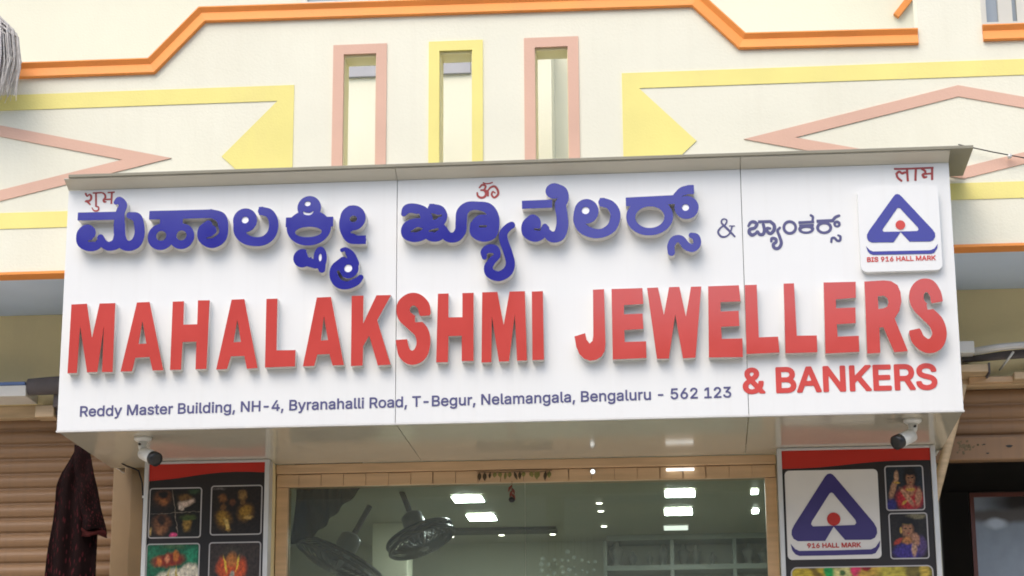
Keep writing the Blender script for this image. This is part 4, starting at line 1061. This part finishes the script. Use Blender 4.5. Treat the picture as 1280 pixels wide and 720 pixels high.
for k in range(2):
    z = (3.425, 3.175)[k]
    for i in range(11):
        x = 0.36 + i * 0.105 + rnd.uniform(-0.015, 0.015)
        if min(abs(x - q) for q in (0.72, 1.12)) < 0.03:
            continue
        o = link('necklace_stand', stand_me, None, None, smooth=True)
        o.location = (x, 4.24 + rnd.uniform(-0.02, 0.02), z)
        s = rnd.uniform(0.5, 1.0)
        o.scale = (s * rnd.uniform(0.9, 1.4), s, s)
        tag(o, 'pale necklace bust standing on the back display shelf', 'stand', 'necklace busts on the shelf')

# crystal strings beside the shelf
M['crystal'] = mat('pale_crystal', (0.75, 0.80, 0.74, 1), 0.2, 0.2, 20, spec=0.8)
CS = thing('crystal_curtain', 'strings of pale green crystals hanging at the back of the shop', 'curtain', (0.02, 4.2, 3.55))
bm = bmesh.new()
for i in range(9):
    x = -0.12 + i * 0.042
    bm_tube(bm, [(x, 4.2, ZC), (x, 4.2, 3.0)], 0.0006, 4)
link('string', bm_mesh(bm), M['thread'], CS, 'stuff')
bm = bmesh.new()
for i in range(9):
    x = -0.12 + i * 0.042
    z = 3.57 - rnd.uniform(0, 0.10) - abs(i - 4) * 0.012
    while z > 3.0:
        r_ = rnd.uniform(0.008, 0.019)
        bmesh.ops.create_icosphere(bm, subdivisions=1, radius=r_, matrix=Matrix.Translation((x + rnd.uniform(-0.008, 0.008), 4.2, z)))
        z -= rnd.uniform(0.03, 0.07)
link('crystals', bm_mesh(bm), M['crystal'], CS, 'stuff')

# ------------------------------------------------------------------ rolling shutters of the neighbouring shops
def slat_mesh(w, pitch):
    prof_ = []
    for k in range(9):
        t = k / 8
        prof_.append((-0.016 * math.sin(math.pi * min(1, t / 0.86)) ** 0.8 if t <= 0.86 else 0.004, pitch * (1 - t)))
    v, f = [], []
    for x in (0, w):
        for y, z in prof_:
            v.append((x, y, z))
    n = len(prof_)
    for k in range(n - 1):
        f.append((k, k + 1, n + k + 1, n + k))
    return mesh_from(v, f)
PITCH = 0.079
LS = thing('rolling_shutter', 'closed brown rolling shutter behind the hanging garment', 'shutter', (-3.3, 1.28, 0.15), None, True)
LS.location = (0, 0, 0)
sl = slat_mesh(2.7, PITCH)
sl.materials.append(M['shutter'])
for k in range(47):
    o = link('slat', sl, None, LS)
    o.location = (-4.86, 1.29, 3.885 - PITCH * (k + 1))
box('guide_rail', -2.16, -2.03, 1.235, 1.33, 0.15, 3.70, M['shutter_rail'], LS, 0.006)
box('guide_rail', -4.98, -4.86, 1.235, 1.33, 0.15, 3.93, M['shutter_rail'], LS, 0.006)
box('shutter_box', -4.98, -2.0, 1.21, 1.34, 3.862, 3.929, M['wood_light'], LS, 0.006)
box('side_pier', -2.03, -1.886, 1.10, 1.30, 0.15, 3.60, M['shutter_rail'], LS, 0.004)
box('outer_wall', -7, -4.98, 1.2, 1.4, 0.15, 3.929, M['tan_wall'], B)

RS = thing('rolling_shutter', 'half raised brown rolling shutter over the dark doorway', 'shutter', (0, 0, 0), None, True)
sr = slat_mesh(2.75, 0.082)
sr.materials.append(M['shutter'])
for k in range(4):
    o = link('slat', sr, None, RS)
    o.location = (2.06, 1.27, 3.905 - 0.082 * (k + 1))
bmr = bmesh.new()
bm_box(bmr, 2.06, 4.81, 1.225, 1.30, 3.532, 3.652, 0.008)
link('bottom_rail', bm_mesh(bmr), M['shutter'], RS)
box('shutter_box', 2.06, 4.9, 1.19, 1.36, 3.908, 3.96, M['wood_light'], RS, 0.006)
box('guide_rail', 4.81, 4.93, 1.2, 1.33, 0.15, 3.907, M['shutter_rail'], RS, 0.006)
for x, z, s in ((2.47, 3.600, 0.011), (2.36, 3.566, 0.005), (2.345, 3.612, 0.005), (2.58, 3.602, 0.006)):
    solid('worn_hole', [[(x + s * 1.5 * math.cos(a) * (1 + 0.3 * math.sin(3 * a)), z + s * 0.6 * math.sin(a)) for a in [2 * math.pi * k / 12 for k in range(12)]]], 1.2228, 1.2248, M['dark'], RS)
M['mould'] = mat('green_brown_dirt', (0.20, 0.15, 0.08, 1), 0.9, 0.4, 30, 0.4, 80)
bm = bmesh.new()
rnd = random.Random(5)
for k in range(60):
    a, r_ = rnd.uniform(0, 6.28), abs(rnd.gauss(0, 1))
    x, z = 2.245 + 0.04 * r_ * math.cos(a), 3.603 + 0.020 * r_ * math.sin(a)
    if 3.54 < z < 3.648:
        bmesh.ops.create_icosphere(bm, subdivisions=1, radius=rnd.uniform(0.003, 0.008), matrix=Matrix.Translation((x, 1.2250, z)) @ Matrix.Diagonal((1, 0.35, 0.8, 1)))
link('dirt_clump', bm_mesh(bm), M['mould'], RS, 'stuff')
box('outer_wall', 4.93, 7, 1.2, 1.4, 0.15, 3.929, M['tan_wall'], B)
# dark shop behind the half raised shutter
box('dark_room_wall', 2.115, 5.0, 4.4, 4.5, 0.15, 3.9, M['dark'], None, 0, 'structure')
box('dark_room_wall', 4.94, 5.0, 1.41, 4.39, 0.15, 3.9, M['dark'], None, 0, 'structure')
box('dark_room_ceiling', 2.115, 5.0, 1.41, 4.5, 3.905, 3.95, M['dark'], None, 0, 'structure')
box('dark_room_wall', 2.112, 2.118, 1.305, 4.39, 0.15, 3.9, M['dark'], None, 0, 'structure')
PF = thing('picture_frame', 'red brown framed glass panel with a painted pale sky reflection in the dark doorway', 'frame', (2.9, 1.75, 0.15))
M['frame_red'] = mat('red_brown_wood', (0.13, 0.04, 0.025, 1), 0.4, 0.2, 8)
x0, x1, z0, z1 = 2.325, 3.25, 2.2, 3.455
solid('frame', [[(x0, z0), (x1, z0), (x1, z1), (x0, z1)], [(x0 + 0.022, z0 + 0.022), (x1 - 0.022, z0 + 0.022), (x1 - 0.022, z1 - 0.022), (x0 + 0.022, z1 - 0.022)]], 1.77, 1.80, M['frame_red'], PF)
solid('print', [[(x0 + 0.02, z0 + 0.02), (x1 - 0.02, z0 + 0.02), (x1 - 0.02, z1 - 0.02), (x0 + 0.02, z1 - 0.02)]], 1.785, 1.79,  # sky reflection painted into the pane's colour
      photo_print('sky_reflection_paint', g(140, 150, 160), [(0.62, 0.96, 0.5, 0.09, 0, g(46, 38, 32), 0.25), (0.2, 0.90, 0.3, 0.03, 0, g(90, 84, 78), 0.5), (0.30, 0.55, 0.26, 0.06, 0, g(96, 96, 92), 0.5), (0.40, 0.44, 0.5, 0.05, 0, g(80, 40, 38), 0.5), (0.14, 0.87, 0.06, 0.02, 0, g(190, 200, 210), 0.5), (0.4, 0.3, 0.6, 0.1, 0, g(110, 100, 96), 0.5)], 0.05, 4.0, 0.12)((x0, x1, z0, z1)), PF)

# leaning timber prop beside the right pillar
tube('timber_prop', [(2.215, 0.93, 3.86), (2.16, 0.93, 3.66), (2.03, 0.95, 3.23), (2.005, 0.98, 3.14), (2.0, 1.05, 2.4)], [0.025, 0.025, 0.024, 0.024, 0.022], M['wood_light'], None, 9)
tag(bpy.data.objects['timber_prop'], 'thin leaning timber pole between the poster pillar and the dark doorway', 'pole')

# ------------------------------------------------------------------ security cameras under the sign
def cctv(loc, side, label):
    t = thing('security_camera', label, 'camera', loc, 'security cameras under the sign', True)
    tube('mount_plate', [(0, 0, 0.0), (0, 0, -0.012), (0, 0, -0.02)], [0.042, 0.042, 0.03], M['white_plastic'], t, 20)
    tube('arm', [(0, 0, -0.015), (0, -0.004, -0.045), (side * 0.012, -0.01, -0.07)], [0.024, 0.020, 0.022], M['white_plastic'], t, 14)
    tube('screw', [(side * -0.006, -0.026, -0.038), (side * -0.008, -0.034, -0.038)], 0.006, M['black'], t, 10)
    d = Vector((side * 0.72, -0.52, -0.40)).normalized()
    a = Vector((side * 0.010, -0.01, -0.078))
    body = tube('camera_body', [a - d * 0.012, a - d * 0.006, a + d * 0.06, a + d * 0.072], [0.022, 0.031, 0.033, 0.032], M['white_plastic'], t, 20)
    tube('lens_hood', [a + d * 0.0715, a + d * 0.075, a + d * 0.105, a + d * 0.1055], [0.033, 0.034, 0.034, 0.022], M['black'], body, 20)
    upv = Vector((0, 0, 1))
    return t
cctv((-1.738, 0.20, Z0), 1, 'white bullet camera with black hood above the four jewellery pictures')
cctv((1.885, 0.18, Z0), -1, 'white bullet camera with black hood above the triangle emblem poster')

# ------------------------------------------------------------------ hanging garment
def cloth_mat():
    m = mat('patterned_cloth', (0.012, 0.005, 0.005, 1), 0.9, 0.3, 18, 0.6, 220, spec=0.1)
    n, l = m.node_tree.nodes, m.node_tree.links
    p = n['Principled BSDF']
    tc = n.new('ShaderNodeTexCoord')
    vo = n.new('ShaderNodeTexVoronoi')
    vo.inputs['Scale'].default_value = 22
    l.new(tc.outputs['UV'], vo.inputs['Vector'])
    mr = n.new('ShaderNodeMapRange')
    mr.inputs['From Min'].default_value = 0.34
    mr.inputs['From Max'].default_value = 0.22
    l.new(vo.outputs['Distance'], mr.inputs['Value'])
    sep = n.new('ShaderNodeSeparateXYZ')
    l.new(tc.outputs['UV'], sep.inputs[0])
    gr = n.new('ShaderNodeMapRange')
    gr.inputs['From Min'].default_value = 0.2
    gr.inputs['From Max'].default_value = 1.2
    gr.inputs['To Min'].default_value = 0.15
    gr.inputs['To Max'].default_value = 0.5
    l.new(sep.outputs['Y'], gr.inputs['Value'])
    ml = n.new('ShaderNodeMath')
    ml.operation = 'MULTIPLY'
    l.new(mr.outputs[0], ml.inputs[0])
    l.new(gr.outputs[0], ml.inputs[1])
    mx = n.new('ShaderNodeMixRGB')
    mx.inputs[2].default_value = (0.20, 0.03, 0.04, 1)
    l.new(ml.outputs[0], mx.inputs[0])
    src = p.inputs['Base Color'].links[0].from_socket
    l.new(src, mx.inputs[1])
    l.new(mx.outputs[0], p.inputs['Base Color'])
    return m
M['cloth'] = cloth_mat()
M['hem'] = mat('maroon_hem', (0.05, 0.010, 0.009, 1), 0.9, 0.4, 30, 0.5, 200, spec=0.1)
GA = thing('hanging_garment', 'dark maroon patterned garment hanging from the left end of the sign', 'garment', (-2.2, 0.75, 3.62))

def hung(name, left, right, y, m, folds, amp, seed, nz=40, nx=26, hem=False):
    """left/right: edge outlines as (x, z) from top to bottom."""
    rn = random.Random(seed)
    def at(path, t):
        s = t * (len(path) - 1)
        i = min(int(s), len(path) - 2)
        f = s - i
        return path[i][0] * (1 - f) + path[i + 1][0] * f, path[i][1] * (1 - f) + path[i + 1][1] * f
    ph = rn.uniform(0, 6)
    v, f, uv = [], [], []
    for j in range(nz + 1):
        t = j / nz
        (xl, zl), (xr, zr) = at(left, t), at(right, t)
        for i in range(nx + 1):
            u = i / nx
            fold = amp * min(1, 0.25 + t * 1.5) * math.sin(folds * 2 * math.pi * u + ph + 0.8 * math.sin(4 * t))
            bulge = -0.05 * math.sin(math.pi * u) * min(1, 0.3 + t)
            v.append((xl + (xr - xl) * u, y + fold + bulge + 0.006 * math.sin(17 * t + 5 * u), zl + (zr - zl) * u + 0.006 * math.sin(9 * u + ph)))
            uv.append((u, t))
    for j in range(nz):
        for i in range(nx):
            a = j * (nx + 1) + i
            f.append((a, a + 1, a + nx + 2, a + nx + 1))
    me = mesh_from(v, f)
    ul = me.uv_layers.new(name='uv')
    for lp in me.loops:
        ul.data[lp.index].uv = uv[lp.vertex_index]
    o_ = link(name, me, m, GA, smooth=True)
    s_ = o_.modifiers.new('s', 'SOLIDIFY')
    s_.thickness = 0.005
    return o_
hung('skirt_cloth', [(-2.235, 3.605), (-2.30, 3.49), (-2.325, 3.42), (-2.335, 3.25), (-2.352, 3.08), (-2.365, 2.9), (-2.375, 2.5)],
     [(-2.165, 3.617), (-2.14, 3.50), (-2.115, 3.40), (-2.10, 3.25), (-2.098, 3.08), (-2.10, 2.9), (-2.105, 2.5)], 0.78, M['cloth'], 2.6, 0.020, 2)
ov = hung('over_cloth', [(-2.225, 3.612), (-2.225, 3.52), (-2.205, 3.42), (-2.185, 3.32), (-2.175, 3.24), (-2.168, 3.185)],
     [(-2.163, 3.620), (-2.135, 3.54), (-2.11, 3.44), (-2.085, 3.34), (-2.058, 3.24), (-2.040, 3.176)], 0.73, M['cloth'], 1.4, 0.012, 4)
hung('hem', [(-2.1685, 3.190), (-2.168, 3.17), (-2.166, 3.145)], [(-2.0405, 3.181), (-2.038, 3.165), (-2.036, 3.15)], 0.727, M['hem'], 1.4, 0.012, 4, nz=4)
tube('hook', [(-2.09, 0.75, 3.63), (-2.15, 0.745, 3.64), (-2.195, 0.74, 3.635), (-2.20, 0.74, 3.612), (-2.19, 0.74, 3.60)], 0.004, M['grey_metal'], GA, 8)

# ------------------------------------------------------------------ fittings on the wall beside the sign
LB = thing('wall_light_box', 'white and blue light box on the tan wall left of the sign', 'light box', (-2.7, 1.1, 3.93))
box('case', -3.3, -2.575, 0.99, 1.199, 3.932, 3.990, M['white_plastic'], LB, 0.004)
M['blue_band'] = mat('blue_band_paint', (0.10, 0.17, 0.36, 1), 0.4, 0.1, 6)
box('blue_band', -3.3, -2.58, 0.985, 1.199, 3.991, 4.008, M['blue_band'], LB, 0.003)
RT = thing('rolled_awning', 'dark grey rolled awning behind the left end of the sign', 'awning', (-2.3, 1.1, 3.95))
tube('roll', [(-2.57, 1.02, 3.985), (-2.45, 1.02, 3.99), (-2.2, 1.02, 4.0), (-1.9, 1.02, 4.0)], [0.044, 0.047, 0.047, 0.046], M['awning'], RT, 18)
box('roll_bracket', -2.44, -2.40, 1.03, 1.199, 3.88, 3.97, M['awning'], RT, 0.003)
BL = thing('timber_bracket', 'pale timber bracket block on the shutter box beside the sign', 'bracket', (-2.5, 1.15, 3.85))
box('block', -2.555, -2.455, 1.10, 1.209, 3.842, 3.905, M['wood_light'], BL, 0.004)
box('pin', -2.45, -2.42, 1.12, 1.209, 3.855, 3.945, M['awning'], BL, 0.003)

RL = thing('folded_canopy', 'folded white metal canopy arm on the tan wall right of the sign', 'canopy', (2.4, 1.05, 4.0))
box('end_cap', 2.20, 2.292, 0.96, 1.199, 4.030, 4.092, M['white_plastic'], RL, 0.005)
tube('canopy_tube', [(2.292, 1.0, 4.045), (2.42, 0.98, 4.060), (2.7, 0.97, 4.075), (3.4, 0.97, 4.085)], [0.020, 0.018, 0.017, 0.017], M['alu'], RL, 14)
tube('folded_cloth', [(2.24, 1.06, 4.016), (2.45, 1.06, 4.035), (2.7, 1.06, 4.05), (3.4, 1.06, 4.06)], [0.014, 0.022, 0.026, 0.026], M['awning'], RL, 12)
tube('stay_rod', [(2.49, 1.0, 4.04), (2.455, 1.02, 3.995), (2.44, 1.17, 3.985)], 0.006, M['alu'], RL, 8)
WB = thing('wall_bracket', 'tan steel angle bracket under the folded canopy arm', 'bracket', (2.3, 1.1, 3.95))
box('arm', 2.15, 2.362, 1.02, 1.199, 3.945, 3.984, M['wood_light'], WB, 0.003)
box('end_plate', 2.3625, 2.372, 1.015, 1.199, 3.935, 3.990, M['awning'], WB, 0.002)
WK = thing('timber_bracket', 'pale timber block on the shutter box below the canopy arm', 'bracket', (2.55, 1.15, 3.92))
box('block', 2.50, 2.72, 1.10, 1.189, 3.92, 3.958, M['wood_light'], WK, 0.004)
box('backing_strip', 2.28, 2.499, 1.14, 1.189, 3.915, 3.945, M['wood'], WK, 0.003)

# cable from the visor across the parapet
WC = thing('overhead_cable', 'thin dark cable with a pale clip strung along the parapet right of the sign', 'cable', (2.2, 0.33, 4.9))
pts = [(2.19 + 0.16 * k, 0.318 - 0.002 * k, 4.915 - 0.047 * k + 0.0028 * k * k) for k in range(12)]
tube('wire', pts, 0.003, M['black'], WC, 6)
tube('clip', [(2.43, 0.326, 4.845), (2.43, 0.306, 4.845)], 0.010, M['alu'], WC, 10)

# ------------------------------------------------------------------ fibre tuft over the coping
M['fibre'] = mat('pale_grey_fibre', (0.60, 0.575, 0.55, 1), 0.9, 0.3, 40)
TF = thing('fibre_bundle', 'bundle of pale grey fibres hanging over the orange coping', 'bundle', (-2.62, 0.2, 5.75))
rn = random.Random(9)
bm = bmesh.new()
for k in range(420):
    a = rn.uniform(-math.pi, math.pi)
    q = rn.random() ** 0.5
    ox, oy = 0.19 * q * math.cos(a), 0.13 * q * math.sin(a)
    ztop = 5.74 - 0.11 * q * q + rn.uniform(-0.02, 0.02)
    L = rn.uniform(0.20, 0.35)
    p0 = Vector((-2.61 + ox * 0.35, 0.16 + oy * 0.3, ztop + 0.02))
    p1 = Vector((-2.61 + ox * 0.9, 0.16 + oy * 0.9, ztop - 0.05))
    p2 = Vector((-2.61 + ox * 1.02 + rn.uniform(-0.01, 0.01), 0.16 + oy, ztop - 0.05 - L * 0.5))
    p3 = Vector((-2.61 + ox * 0.85 + rn.uniform(-0.02, 0.02), 0.16 + oy * 0.9, ztop - 0.05 - L))
    bm_tube(bm, [p0, p1, p2, p3], [0.003, 0.0035, 0.003, 0.0012], 4, False)
link('fibres', bm_mesh(bm), M['fibre'], TF, 'stuff')
tube('tie_cord', [(-2.61, 0.16, 5.73), (-2.61, 0.20, 5.80), (-2.61, 0.36, 5.53)], 0.004, M['thread'], TF, 6)

# cable dropping from the soffit beside the left pillar
CB = thing('dropped_cable', 'dark cable sagging from the sign soffit down the left side of the poster pillar', 'cable', (-1.9, 0.85, 3.5))
tube('wire', [(-2.02, 0.86, 3.545), (-1.995, 0.86, 3.53), (-1.955, 0.858, 3.515), (-1.925, 0.856, 3.50), (-1.905, 0.855, 3.44), (-1.893, 0.855, 3.33), (-1.892, 0.855, 3.0), (-1.893, 0.855, 2.2)], 0.0045, M['black'], CB, 6)
for z in (3.36, 2.9):
    box('clip', -1.9005, -1.8845, 0.846, 0.8615, z, z + 0.012, M['white_plastic'], CB)
